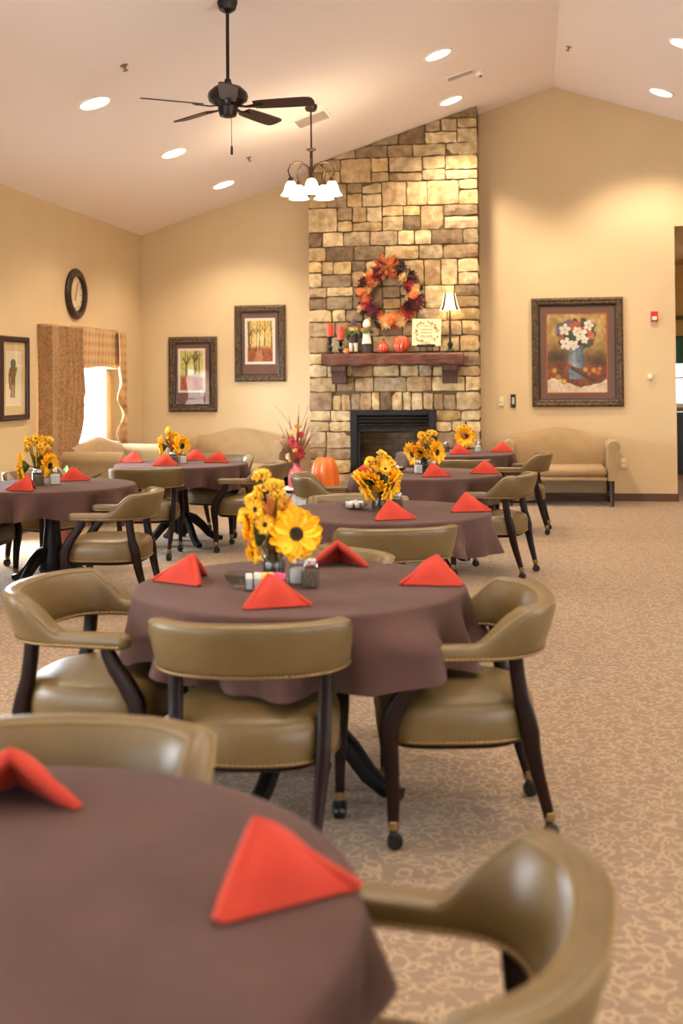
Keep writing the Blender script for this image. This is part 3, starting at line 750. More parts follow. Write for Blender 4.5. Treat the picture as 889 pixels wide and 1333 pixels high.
for k, (a, kd, s) in enumerate(items):
    a = math.radians(a); r = .305 + (.03 if k % 2 else -.02) + (0 if k < 26 else (.05 if k % 2 else -.045))
    loc = (r * math.cos(a), -.075, r * math.sin(a)); d = Vector((.35 * math.cos(a), -1, .35 * math.sin(a)))
    o = link('mini_pumpkin' if kd == 'pump' else ('pod' if kd == 'cone' else ('leaf_spray' if kd == 'leaf' else 'bloom')), mp if kd == 'pump' else WM[kd], wr, loc, d.to_track_quat('Z', 'Y').to_euler(), s * (1.0 if kd == 'pump' else 1.3))
lfm = M()
for k in range(190):
    a = rl.uniform(0, 2 * PI); r = .30 + rl.uniform(-.085, .10); c = (r * math.cos(a), -.04 - rl.uniform(0, .06), r * math.sin(a))
    d = Vector((rl.uniform(-1, 1), -1, rl.uniform(-1, 1))); l = rl.uniform(.05, .09); w = l * .45
    X = along(d, c, rl.uniform(0, 6))
    lfm.add([(0, -l / 2, 0), (w / 2, -l * .1, .008), (w * .3, l * .2, .004), (0, l / 2, -.01), (-w * .3, l * .2, .004), (-w / 2, -l * .1, .008), (0, 0, 0)],
            [(0, 1, 6), (1, 2, 6), (2, 3, 6), (3, 4, 6), (4, 5, 6), (5, 0, 6)], rl.choice((0, 0, 1, 2, 3)), None, X)
lfm.build('leaves', [MT['leafo'], MT['rust'], MT['burg'], MT['cream']], wr, fixn=False, smooth=False)
for s in (-1, 1):
    M().tube([(0.03 + s * .02, -.11, .34), (s * .10, -.13, .44), (s * .12, -.12, .37), (s * .05, -.12, .32), (0.03, -.12, .34)], [(.012, .035)] * 5, 8).build('ribbon_loop', MT['rust'], wr)
    M().tube([(.22 + s * .01, -.07, -.22), (.24 + s * .03, -.06, -.28), (.21 + s * .05, -.06, -.33)], [(.006, .022)] * 3, 8).build('ribbon_tail', MT['rust'], wr)

# ------------------------------------------------------------------ settees
def settee(label, loc, rz, W=1.36):
    t = thing('settee', label, 'sofa', loc, rz, 'camelback settees along the walls')
    # local: x along width, front = -y, back = +y ; depth .66
    hw = W / 2; ai = hw - .15
    def top(x): return .80 + .09 * math.cos(min(1, abs(x) / ai) * PI / 1.0) * .5 + .045
    m = M(); rings = []
    for i in range(29):
        x = -ai - .02 + (2 * ai + .04) * i / 28; h = top(x)
        rings.append([(x, .30, .34), (x, .32, .6), (x, .335, h - .03), (x, .315, h), (x, .27, h + .012), (x, .235, h - .012), (x, .205, h - .06), (x, .16, .62), (x, .15, .42), (x, .16, .34)])
    m.loft(rings); bk = m.build('back', MT['settee'], t, ang=60)
    m = M(); m.box(-ai + .005, ai - .005, -.33, .17, .335, .47, .045); m.build('seat_cushion', MT['settee'], t, ang=80)
    M().box(-ai, ai, -.325, .30, .30, .345, .012).build('seat_rail', MT['settee'], t)
    for s in (-1, 1):
        prof = [(ai, .31), (ai, .60)] ; cx, cz, r = ai + .075, .70, .075
        prof = [(ai + .005, .30), (ai + .005, .56), (ai + .012, .62)] + [(cx + r * math.cos(a), cz + r * math.sin(a)) for a in [math.radians(200 - i * 23) for i in range(12)]] + [(ai + .10, .60), (ai + .105, .30)]
        rings = []
        for y, k in ((-.33, .0), (-.335, .97), (-.30, 1), (.30, 1), (.33, 1)):
            if k == 0: continue
            rings.append([(s * ((p - ai - .06) * k + ai + .06), y, (q - .5) * (k if k < 1 else 1) + .5) for p, q in prof])
        m = M().loft(rings); m.build('arm', MT['settee'], t, ang=50)
        for y, sp in ((-.29, -1), (.29, 1)):
            M().tube([(s * (hw - .10), y, .31), (s * (hw - .10), y, .15), (s * (hw - .10), y + sp * .02, 0)], [.028, .025, .019], 4, ref=(1, 1, 0)).build('leg', MT['setleg'], t, ang=20)
        M().box(min(s * (hw - .115), s * (hw - .085)), max(s * (hw - .115), s * (hw - .085)), -.27, .28, .10, .13, .004).build('side_stretcher', MT['setleg'], t)
    M().box(-hw + .11, hw - .11, -.02, .015, .10, .13, .004).build('stretcher', MT['setleg'], t)
    return t
settee('tan camelback settee under the large floral picture', (.335, 14.12, 0), 0, 1.37)
settee('tan camelback settee under the higher of the two autumn pictures', (-3.68, 14.12, 0), 0, 1.37)
settee('tan camelback settee below the curtained window along the side wall', (-4.52, 12.25, 0), PI / 2, 1.66)

# ------------------------------------------------------------------ pictures
def painted(w, h, nx, ny, fn):
    m = M()
    for j in range(ny):
        for i in range(nx):
            u, v = (i + .5) / nx, (j + .5) / ny; c = fn(u, v)
            m.add([(-w / 2 + w * i / nx, 0, -h / 2 + h * j / ny), (-w / 2 + w * (i + 1) / nx, 0, -h / 2 + h * j / ny), (-w / 2 + w * (i + 1) / nx, 0, -h / 2 + h * (j + 1) / ny), (-w / 2 + w * i / nx, 0, -h / 2 + h * (j + 1) / ny)], [(0, 1, 2, 3)], 0, lin(c))
    return m
def hsh(i, j, s=0):
    n = (i * 374761393 + j * 668265263 + s * 974711) & 0xffffffff; n = ((n ^ (n >> 13)) * 1274126177) & 0xffffffff
    return ((n ^ (n >> 16)) & 0xffff) / 65535
def vnoise(x, y, s=0):
    i, j = math.floor(x), math.floor(y); u, v = x - i, y - j; u = u * u * (3 - 2 * u); v = v * v * (3 - 2 * v)
    return (hsh(i, j, s) * (1 - u) + hsh(i + 1, j, s) * u) * (1 - v) + (hsh(i, j + 1, s) * (1 - u) + hsh(i + 1, j + 1, s) * u) * v
def mixc(a, b, t): t = min(1, max(0, t)); return tuple(p * (1 - t) + q * t for p, q in zip(a, b))
def forest(seed, warm):
    rl = random.Random(seed); tr = [(rl.uniform(.03, .97), rl.uniform(.012, .03), rl.uniform(-.08, .08), rl.uniform(.25, .45)) for _ in range(8)]
    def fn(u, v):
        n = vnoise(u * 14, v * 18, seed) * .6 + vnoise(u * 34, v * 40, seed + 1) * .4
        can = mixc((172, 178, 76), (242, 232, 146), n * 1.3 - .1) if not warm else mixc((214, 156, 62), (248, 230, 156), n * 1.3 - .1)
        gl = math.exp(-((u - .45) / .22) ** 2 - ((v - .5) / .16) ** 2); c = mixc(can, (252, 244, 190), gl * .85)
        g = mixc((112, 62, 36), (206, 110, 60), n * 1.2 - .1)
        if v < .40: c = mixc(c, g, sstep(.40, .28, v) if False else min(1, (.40 - v) / .1))
        if v < .3 and abs(u - .45 - .1 * (v - .15)) < .10 + .25 * (.3 - v): c = mixc(c, (222, 160, 110), .55)
        for x, w, sl, b in tr:
            if v > b and abs(u - x - sl * (v - b)) < w * (1.1 - .5 * v): c = mixc(c, (84, 64, 40), .75)
            br = .6 + x * .2
            if v > br and abs(abs(u - x) - (v - br) * .9) < .014 and abs(u - x) < .16: c = mixc(c, (74, 56, 34), .75)
        return c
    return fn
def floral():
    rl = random.Random(17)
    lil = [(.30, .80, .085), (.70, .85, .075), (.56, .74, .10), (.32, .62, .09), (.45, .60, .075), (.63, .67, .06), (.50, .78, .06)]
    red = [(.50, .85, .08), (.62, .80, .06), (.24, .72, .05), (.74, .72, .055), (.42, .84, .05), (.70, .78, .05)]
    blu = [(.22, .84, .07), (.38, .88, .07), (.20, .78, .05)]
    fruit = [(.12, .28, .045, (214, 170, 70)), (.28, .14, .05, (236, 190, 50)), (.18, .2, .05, (190, 140, 40)), (.64, .29, .045, (226, 170, 80)), (.78, .28, .05, (224, 160, 70)), (.85, .25, .05, (216, 96, 50)), (.35, .33, .04, (196, 70, 50)), (.70, .24, .04, (204, 90, 60)), (.88, .3, .035, (190, 160, 80))]
    def fn(u, v):
        n = vnoise(u * 9, v * 12, 3) * .5 + vnoise(u * 26, v * 30, 4) * .5; n2 = vnoise(u * 16 + v * 7, v * 15 - u * 6, 9)
        c = mixc((128, 92, 44), (224, 198, 138), n * .9 + v * .75 - .45)
        c = mixc(c, (150, 110, 40), .5 * n2)
        c = mixc(c, (44, 32, 30), .85 * math.exp(-((u - .16) / .24) ** 2 - ((v - .44) / .11) ** 2) + .8 * math.exp(-((u - .86) / .2) ** 2 - ((v - .38) / .12) ** 2))
        if v < .36: c = mixc(c, mixc((66, 40, 34), (168, 76, 54), n * 1.2 - .1), .8)
        if v < .11 + .05 * math.sin(u * 6 + 1) + .03 * n: c = mixc((196, 172, 140), (246, 234, 210), n)
        dd = ((u - .48) / .36) ** 2 + ((v - .74) / .19) ** 2
        if dd < .55 + n2 * .9: c = mixc(mixc((36, 40, 32), (104, 104, 70), n * 1.2 - .1), (70, 62, 84), .6 * (n2 > .62))
        if abs(u - .49) < .12 - .02 * math.cos(v * 9) and .17 < v < .60: c = mixc(mixc((92, 112, 132), (206, 216, 222), n), (58, 74, 92), abs(u - .46) * 5)
        if abs(v - (.36 - .30 * (u - .3))) < .018 and .15 < u < .9: c = mixc(c, (120, 50, 44), .8)
        if abs(v - (.30 - .42 * (u - .42))) < .020 and .40 < u < .80: c = mixc(c, (58, 52, 56), .85)
        for x, y, r in blu:
            if (u - x) ** 2 + ((v - y) * 1.3) ** 2 < (r * (.7 + .6 * n)) ** 2: c = mixc((74, 66, 96), (150, 140, 172), n)
        for x, y, r in red:
            if (u - x) ** 2 + ((v - y) * 1.3) ** 2 < (r * (.7 + .6 * n)) ** 2: c = mixc((150, 52, 42), (222, 130, 90), n)
        for x, y, r in lil:
            a = math.atan2((v - y) * 1.3, u - x); d = math.hypot(u - x, (v - y) * 1.3)
            r *= 1.2
            if d < r * (.5 + .5 * abs(math.cos(2.5 * a + x * 9)) ** .8): c = mixc((214, 206, 184), (255, 250, 236), n * 1.2) if d > r * .16 else (190, 150, 60)
        for x, y, r, fc in fruit:
            if (u - x) ** 2 + ((v - y) * 1.3) ** 2 < r * r: c = mixc(fc, (110, 60, 30), ((u - x) ** 2 + ((v - y) * 1.3) ** 2) / r ** 2 * .6)
        return c
    return fn
def soldier(u, v):
    n = vnoise(u * 12, v * 30, 8); c = (238, 226, 190)
    if ((u - .5) / .2) ** 2 + ((v - .80) / .08) ** 2 < 1: return mixc((64, 92, 56), (110, 130, 90), n)
    if ((u - .46) / .26) ** 2 + ((v - .62) / .14) ** 2 < .8 + n * .4: return mixc((112, 78, 44), (164, 124, 84), n)
    if ((u - .66) / .14) ** 2 + ((v - .68) / .06) ** 2 < 1: return mixc((90, 120, 110), (150, 160, 140), n)
    if .12 < v < .52 and abs(abs(u - .47 - .06 * (v - .3)) - .09) < .06 + .05 * v: return mixc((120, 82, 42), (176, 132, 78), n)
    if abs(u - .2 - .2 * (.6 - v)) < .05 and .3 < v < .6: return (126, 88, 50)
    return c
def picture(name, label, loc, rz, W, H, fw, frm, mats, opening, art, nx, ny, lip=True, double=None):
    t = thing(name, label, 'picture', loc, rz, 'framed pictures on the walls')
    # local: faces -y, hung with its back at y=0
    m = M()
    prof = [(0, 0), (0, -.032), (.3, -.042), (.55, -.034), (.78, -.036), (1, -.022), (1, 0)]
    rings = []
    for sx, sz in ((-1, -1), (1, -1), (1, 1), (-1, 1)):
        rings.append([(sx * (W / 2 - fw * a), y, sz * (H / 2 - fw * a)) for a, y in prof])
    m.loft(rings, loop=True); m.build('frame', frm, t, ang=25)
    iw, ih = W / 2 - fw, H / 2 - fw
    if lip:
        m = M(); rings = [[(sx * (iw + .002), -.026, sz * (ih + .002)), (sx * (iw - .014), -.020, sz * (ih - .014)), (sx * (iw - .014), -.010, sz * (ih - .014)), (sx * (iw + .002), -.010, sz * (ih + .002))] for sx, sz in ((-1, -1), (1, -1), (1, 1), (-1, 1))]
        m.loft(rings, loop=True); m.build('frame_lip', MT['fline'], t, ang=25)
    ow, oh, ox, oz = opening
    m = M()
    for a, b, c, d in wall_with_holes(-iw, iw, -ih, ih, [(ox - ow / 2, ox + ow / 2, oz - oh / 2, oz + oh / 2)]): m.box(a, b, -.009, -.004, c, d)
    m.build('mat_board', mats, t, smooth=False)
    if double:
        bw, mm = double
        m = M()
        for a, b, c, d in wall_with_holes(-ow / 2, ow / 2, -oh / 2, oh / 2, [(-ow / 2 + bw, ow / 2 - bw, -oh / 2 + bw, oh / 2 - bw)]): m.box(a, b, -.007, -.0035, c, d)
        m.build('inner_mat', mm, t, (ox, 0, oz), smooth=False)
        ow -= 2 * bw; oh -= 2 * bw
    painted(ow + .004, oh + .004, nx, ny, art).build('print', MT['paint'], t, (ox, -.0025, oz), smooth=False, fixn=False)
    M().box(-iw, iw, -.0135, -.0115, -ih, ih).build('glass', MT['pglass'], t, smooth=False)
    return t
PY = YB
picture('framed_print', 'bronze-framed green autumn woods print, the lower of two, nearest the corner', (-4.335, PY, 1.595), 0, .645, .975, .085, MT['frame'], MT['matb'], (.37, .575, -.02, .05), forest(3, False), 40, 66, double=(.032, MT['matw']))
picture('framed_print', 'bronze-framed red autumn woods print, the higher one, nearest the chimney', (-3.44, PY, 1.985), 0, .665, .985, .085, MT['frame'], MT['matb'], (.40, .595, .0, .03), forest(12, True), 40, 66, double=(.034, MT['matw']))
picture('framed_print', 'large bronze-framed painting of white lilies and fruit above the settee', (.565, PY, 1.825), 0, 1.105, 1.345, .09, MT['frame'], MT['matb'], (.74, .99, -.005, -.01), floral(), 110, 148, double=(.012, MT['orange']))
picture('framed_print', 'narrow dark-framed print of a costumed figure on the window wall', (XL, 10.68, 1.545), PI / 2, .62, .825, .055, MT['fdark'], MT['matc'], (.34, .54, 0, .0), soldier, 40, 64, lip=False, double=(.02, MT['matw']))

# wall clock
ck = thing('wall_clock', 'round dark-framed wall clock with a cream dial above the window', 'clock', (XL, 12.24, 2.49), 0)
XW = Matrix.Rotation(PI / 2, 4, 'Y')
M().lathe([(.27, 0), (.285, .012), (.285, .03), (.265, .05), (.235, .06), (.205, .05), (.195, .03), (.19, .012), (.19, 0)], 48, X=XW).build('frame', MT['clockf'], ck)
M().lathe([(.192, .008), (.192, .014), (.001, .014)], 40, X=XW).build('dial', MT['clockd'], ck)
m = M()
for k in range(12):
    a = k * PI / 6; m.box(.0145, .0165, -.006, .006, .145, .175, X=Matrix.Rotation(a, 4, 'X'))
m.build('hour_marks', MT['twig'], ck, smooth=False)
for nm, a, l in (('hour_hand', 2.75, .085), ('minute_hand', -.35, .13)):
    M().box(.018, .021, -.005, .005, -.02, l, X=Matrix.Rotation(a, 4, 'X')).build(nm, MT['twig'], ck, smooth=False)
M().box(.016, .018, -.188, .188, -.188, .188).v
M().lathe([(.193, .024), (.001, .026)], 40, X=XW, caps=False).build('glass', MT['pglass'], ck)

# curtains
cu = thing('window_curtain', 'gold damask curtain with pleated drape, valance and cascading jabot over the window', 'curtain', (XL, 12.3, 0))
def drape(u, v):
    top, bot = 2.09, .58
    z = bot + (top - bot) * v
    yr = -.38 + .05 * math.sin(v * PI) + (.05 if v > .5 else 0) - .16 * sstep(.35, 0, v) * (1 - .1)
    y = -1.06 + (yr + 1.06) * u
    pl = (.5 + .5 * math.cos(u * 2 * PI * 6.2)) ** .7
    x = .15 + .07 * (pl * sstep(.22, .4, u)) - .02 * sstep(.3, 0, v) + .01 * math.sin(v * 9 + u * 4)
    if u < .02: x = .01
    elif u < .06: x = .16
    return (x, y, z)
m = M().grid(90, 30, drape); m.build('side_drape', MT['drape'], cu, ang=80)
def val(u, v):
    z = 1.67 + (2.11 - 1.66) * v; y = -.55 + 1.45 * u
    return (.15 + .006 * math.sin(u * 20) - .02 * (1 - v) * math.sin(u * PI), y, z + (.0 if v > .02 else .012 * math.cos(u * 9)))
m = M().grid(60, 14, val); m.add([(.0, -1.06, 2.11), (.152, -1.06, 2.11), (.152, .9, 2.11), (0, .9, 2.11)], [(0, 1, 2, 3)])
m.add([(.0, .9, 1.66), (.152, .9, 1.66), (.152, .9, 2.11), (0, .9, 2.11)], [(0, 1, 2, 3)])
m.build('valance', MT['valance'], cu, ang=80)
def jedge(v): return .80 + .10 * (1 - v) * (1 if True else 0) + .13 * math.sin((1 - v) * 22 - .6) * sstep(.8, .35, v)
def jab(u, v):
    z = .62 + (2.10 - .62) * v; y0 = jedge(v); y = y0 + (1.15 - y0) * u
    return (.17 + .03 * math.sin(u * 9 + v * 2), y, z)
M().grid(24, 44, jab).build('jabot', MT['valance'], cu, ang=80)
M().tube([(jab(0, i / 44)[0] + .004, jab(0, i / 44)[1], jab(0, i / 44)[2]) for i in range(45)], [(.003, .010)] * 45, 6, ref=(1, 0, 0)).build('lining_edge', MT['lining'], cu)

# ------------------------------------------------------------------ wall devices
def plate(name, label, cat, x, z, w, h, mt_, d=.012):
    t = thing(name, label, cat, (x, YB, z)); M().box(-w / 2, w / 2, -d, 0, -h / 2, h / 2, .004).build('plate', mt_, t); return t
t = plate('fire_alarm', 'small red fire alarm strobe on the wall near the corridor opening', 'alarm', 1.49, 2.25, .085, .125, MT['red'], .03)
M().box(-.03, .03, -.045, -.028, -.045, .0, .006).build('strobe_lens', MT['white'], t)
t = plate('wall_dial', 'round white dial on the wall under the red alarm', 'wall dial', 1.43, 1.52, .03, .03, MT['white'], .006)
M().lathe([(.03, 0), (.032, .02), (.026, .034), (.001, .036)], 20, X=Matrix.Rotation(PI / 2, 4, 'X')).build('cap', MT['white'], t)
t = plate('light_switch', 'ivory light switch on the wall beside the chimney', 'switch', -.372, 1.225, .075, .118, MT['offw'])
M().box(-.006, .006, -.022, -.010, -.012, .012, .003).build('toggle', MT['white'], t)
t = plate('thermostat', 'black wall control with a grey display beside the light switch', 'thermostat', -.222, 1.23, .062, .165, MT['dark'], .02)
M().box(-.016, .016, -.023, -.018, -.04, .045, .002).build('display', MT['lcd'], t)
t = plate('wall_outlet', 'ivory outlet low on the wall beside the settee arm', 'outlet', 1.10, .46, .075, .118, MT['offw'])
for s in (-1, 1): M().box(-.017, .017, -.015, -.010, s * .026 - .015, s * .026 + .015, .005).build('socket', MT['white'], t)

# ------------------------------------------------------------------ ceiling fixtures
def slopeX(x, y): return T(x, y, ceilz(x)) @ Matrix.Rotation(-ANG if x < XR else ANG, 4, 'Y')
def slope_obj(o, x, y): o.matrix_world = slopeX(x, y)
RIM = M().lathe([(.155, 0), (.155, -.006), (.148, -.012), (.128, -.010), (.124, -.002), (.124, 0)], 40).mesh('trim_ring', MT['trimw'])
LENS = M().lathe([(.126, -.003), (.09, -.009), (.001, -.011)], 36, caps=False).mesh('lens', MT['lens'])
LAMPS = [(-3.62, 9.26, 'recessed ceiling light on the slope nearest the camera, before the fan'), (-3.62, 11.45, 'middle recessed ceiling light of the row over the window side'), (-3.62, 13.41, 'recessed ceiling light over the two autumn pictures'),
         (-.88, 11.43, 'recessed ceiling light before the chimney, the one farther from the stone'), (-.88, 13.35, 'recessed ceiling light right in front of the stone chimney top'),
         (1.49, 13.44, 'recessed ceiling light on the far slope nearest the back wall'), (1.49, 11.5, 'recessed ceiling light on the far slope cut by the picture edge')]
SPOTS = []
def spot(x, y, W, size=118, blend=.55):
    l = bpy.data.lights.new('downlight', 'SPOT'); l.energy = W; l.color = (1.0, .82, .60); l.spot_size = math.radians(size); l.spot_blend = blend; l.shadow_soft_size = .10
    o = bpy.data.objects.new('downlight', l); COL.objects.link(o); o.location = (x, y, ceilz(x) - .05); return o
for x, y, lab in LAMPS:
    t = tag(link('recessed_light', None), lab, 'ceiling light', 'recessed ceiling lights'); slope_obj(t, x, y)
    link('trim_ring', RIM, t); link('lens', LENS, t)
# sprinklers, vents, smoke detector
SPK = M(); SPK.lathe([(.04, 0), (.04, -.006), (.015, -.01), (.012, -.03), (.018, -.034), (.018, -.04), (.006, -.044), (.006, -.06), (.028, -.062), (.028, -.066), (.001, -.068)], 16)
SPK.v = [(a * .8, b * .8, c * .7) for a, b, c in SPK.v]; SPK = SPK.mesh('fire_sprinkler', MT['spk'])
for x, y, lab in ((-3.16, 8.71, 'small bronze sprinkler head on the ceiling before the fan'), (-3.12, 12.64, 'small bronze sprinkler head on the ceiling beyond the fan pull chain'), (.44, 12.59, 'small bronze sprinkler head on the far ceiling slope near the ridge')):
    o = link('fire_sprinkler', SPK); tag(o, lab, 'sprinkler', 'fire sprinklers'); slope_obj(o, x, y)
for x, y, w, d, lab in ((-2.28, 12.05, .40, .40, 'slatted ceiling vent behind the chandelier rod'), (-.72, 12.45, .34, .20, 'pale slim ceiling vent above the chimney light')):
    t = tag(link('ceiling_vent', None), lab, 'vent', 'ceiling vents'); slope_obj(t, x, y)
    m = M()
    for a, b, c, e_ in wall_with_holes(-w / 2, w / 2, -d / 2, d / 2, [(-w / 2 + .03, w / 2 - .03, -d / 2 + .03, d / 2 - .03)]): m.box(a, b, c, e_, -.010, 0)
    m.build('vent_frame', MT['ceil'], t, smooth=False)
    m = M(); k = -d / 2 + .045
    while k < d / 2 - .03: m.box(-w / 2 + .03, w / 2 - .03, k - .012, k + .012, -.006, -.004, X=T(0, k, 0) @ Matrix.Rotation(.7, 4, 'X') @ T(0, -k, 0)); k += .036
    m.build('slats', MT['ceil'], t, smooth=False)
    M().box(-w / 2 + .03, w / 2 - .03, -d / 2 + .03, d / 2 - .03, -.0015, 0).build('backing', MT['ventb'], t, smooth=False)
t = tag(link('smoke_detector', None), 'small pale smoke detector on the ceiling beside the slim vent', 'detector'); slope_obj(t, -.52, 12.62)
M().lathe([(.055, 0), (.055, -.02), (.045, -.035), (.02, -.04), (.001, -.04)], 24).build('housing', MT['trimw'], t)
M().lathe([(.016, -.036), (.016, -.05), (.001, -.05)], 12).build('sensor', MT['stemb'], t)

# ceiling fan
FX, FY, FZ = -2.185, 8.23, 3.53
fn = thing('ceiling_fan', 'dark bronze five-blade ceiling fan hanging on a long rod', 'ceiling fan', (FX, FY, FZ))
ct = ceilz(FX) - FZ
M().lathe([(.075, ct + .02), (.075, ct - .03), (.06, ct - .08), (.03, ct - .10), (.016, ct - .105)], 24).build('canopy', MT['fan'], fn)
M().lathe([(.013, .14), (.013, ct - .09)], 14).build('downrod', MT['fan'], fn)
M().lathe([(.022, .20), (.03, .17), (.05, .155), (.10, .14), (.142, .10), (.15, .07), (.14, .035), (.10, .01), (.075, -.005), (.07, -.04), (.06, -.075), (.03, -.085), (.001, -.087)], 36).build('motor_housing', MT['fan'], fn)
BL = M()
for zz in (0,):
    out = [(.20, .052), (.26, .062), (.42, .068), (.58, .070), (.625, .066), (.648, .045), (.655, .0)]
    poly = [(a, b) for a, b in out] + [(a, -b) for a, b in reversed(out[:-1])]
    n = len(poly); V = [(a, b, -.004) for a, b in poly] + [(a, b, .004) for a, b in poly]
    BL.add(V, [tuple(reversed(range(n))), tuple(range(n, 2 * n))] + [(i, (i + 1) % n, n + (i + 1) % n, n + i) for i in range(n)])
BL = BL.mesh('blade', MT['blade'])
BR = M(); BR.tube([(.07, 0, .0), (.14, 0, -.012), (.20, 0, -.010), (.27, 0, -.006)], [(.006, .022), (.006, .016), (.006, .028), (.005, .02)], 8, ref=(0, 0, 1))
for s in (-1, 1): BR.sphere((.24, s * .015, -.012), (.008, .008, .004))
BR = BR.mesh('blade_iron', MT['fan'])
for k in range(5):
    a = math.radians(-3 + 72 * k); pitch = math.radians(13)
    b = link('blade', BL, fn, (0, 0, .0), None); b.rotation_euler = (Matrix.Rotation(a, 3, 'Z') @ Matrix.Rotation(-pitch, 3, 'X')).to_euler()
    i_ = link('blade_iron', BR, b)
M().tube([(.03, -.02, -.08), (.032, -.02, -.3)], .0022, 6).build('pull_chain', MT['bronze'], fn)
M().lathe([(.003, -.30), (.009, -.305), (.010, -.36), (.006, -.365)], 10, X=T(.032, -.02, 0)).build('pull_knob', MT['fan'], fn)

# chandelier
CX, CY = -2.2, 11.59
cd = thing('chandelier', 'bronze five-arm chandelier with glowing frosted glass shades', 'chandelier', (CX, CY, 3.39))
ct = ceilz(CX) - 3.39
M().lathe([(.065, ct + .01), (.065, ct - .02), (.05, ct - .05), (.012, ct - .06)], 20).build('canopy', MT['bronze'], cd)
M().lathe([(.009, .50), (.009, ct - .05)], 10).build('rod', MT['bronze'], cd)
M().lathe([(.008, .50), (.05, .485), (.05, .475), (.016, .46), (.016, .26), (.03, .25), (.035, .22), (.03, .19), (.014, .17), (.018, .15), (.002, .12)], 20).build('column', MT['bronze'], cd)
SH = M().lathe([(.022, .145), (.04, .135), (.058, .10), (.068, .06), (.085, .02), (.105, 0), (.101, .001), (.082, .023), (.064, .06), (.054, .10), (.036, .131), (.018, .139)], 28, caps=False).mesh('shade', MT['shade'])
for k in range(5):
    a = math.radians(-79 + 72 * k); ca, sa = math.cos(a), math.sin(a)
    pts = [(.015, .25), (.05, .31), (.11, .345), (.17, .345), (.225, .31), (.25, .25), (.235, .205), (.22, .18)]
    M().tube([(r * ca, r * sa, z) for r, z in pts], .0075, 8).build('arm', MT['bronze'], cd)
    M().lathe([(.018, .185), (.028, .17), (.028, .14), (.02, .135)], 16, X=T(.22 * ca, .22 * sa, 0)).build('socket_cup', MT['bronze'], cd)
    link('shade', SH, cd, (.22 * ca, .22 * sa, 0))

# ------------------------------------------------------------------ dining chairs
def chair_path():
    hx, yf, y0, yb, nn = .275, .195, -.04, -.255, 2.5
    P_ = [(hx, yf + (y0 - yf) * i / 12) for i in range(12)]
    for i in range(33):
        t = PI / 2 * i / 32; P_.append((hx * math.cos(t) ** (2 / nn), y0 - (y0 - yb) * math.sin(t) ** (2 / nn)))
    full = P_ + [(-x, y) for x, y in reversed(P_[:-1])]
    d = [0]
    for a, b in zip(full, full[1:]): d.append(d[-1] + math.hypot(b[0] - a[0], b[1] - a[1]))
    Ltot = d[-1]; out = []; j = 0; n = 88
    for k in range(n + 1):
        s = Ltot * k / n
        while j < len(d) - 2 and d[j + 1] < s: j += 1
        t = (s - d[j]) / max(1e-9, d[j + 1] - d[j]); out.append(((full[j][0] * (1 - t) + full[j + 1][0] * t), (full[j][1] * (1 - t) + full[j + 1][1] * t), s))
    return out, Ltot
CP, CL = chair_path()
def cprof(s):
    d = min(s, CL - s); q = min(1, max(0, (d - .238) / .125)); k = .75 * q + .25 * sstep(0, 1, q)
    zb, zt = .600, .652 + .118 * k + .006 * math.sin(PI * s / CL) * k
    return zb, zt, .035, k
def cnorm(i):
    a = CP[max(0, i - 1)]; b = CP[min(len(CP) - 1, i + 1)]; tx, ty = b[0] - a[0], b[1] - a[1]; l = math.hypot(tx, ty)
    nx, ny = -ty / l, tx / l
    if nx * CP[i][0] + ny * (CP[i][1] - .1) < 0: nx, ny = -nx, -ny
    return nx, ny, tx / l, ty / l
def cring(i, sc_=1.0, push=0.0):
    x, y, s = CP[i]; zb, zt, h, k = cprof(s); nx, ny, tx, ty = cnorm(i); ring = []
    zm = (zb + zt) / 2; hz = (zt - zb) / 2
    for q in range(20):
        a = 2 * PI * q / 20; c, sn = math.cos(a), math.sin(a)
        o = h * math.copysign(abs(c) ** (2 / 4.0), c) * sc_; z = zm + hz * math.copysign(abs(sn) ** (2 / 3.8), sn) * sc_
        fr = (z - zb) / .17; o += k * (.052 * fr - .004) - k * .008 * math.sin(PI * max(0, min(1, fr))) * (1 if c < 0 else -.3)
        ring.append((x + nx * o + tx * push, y + ny * o + ty * push, z))
    return ring
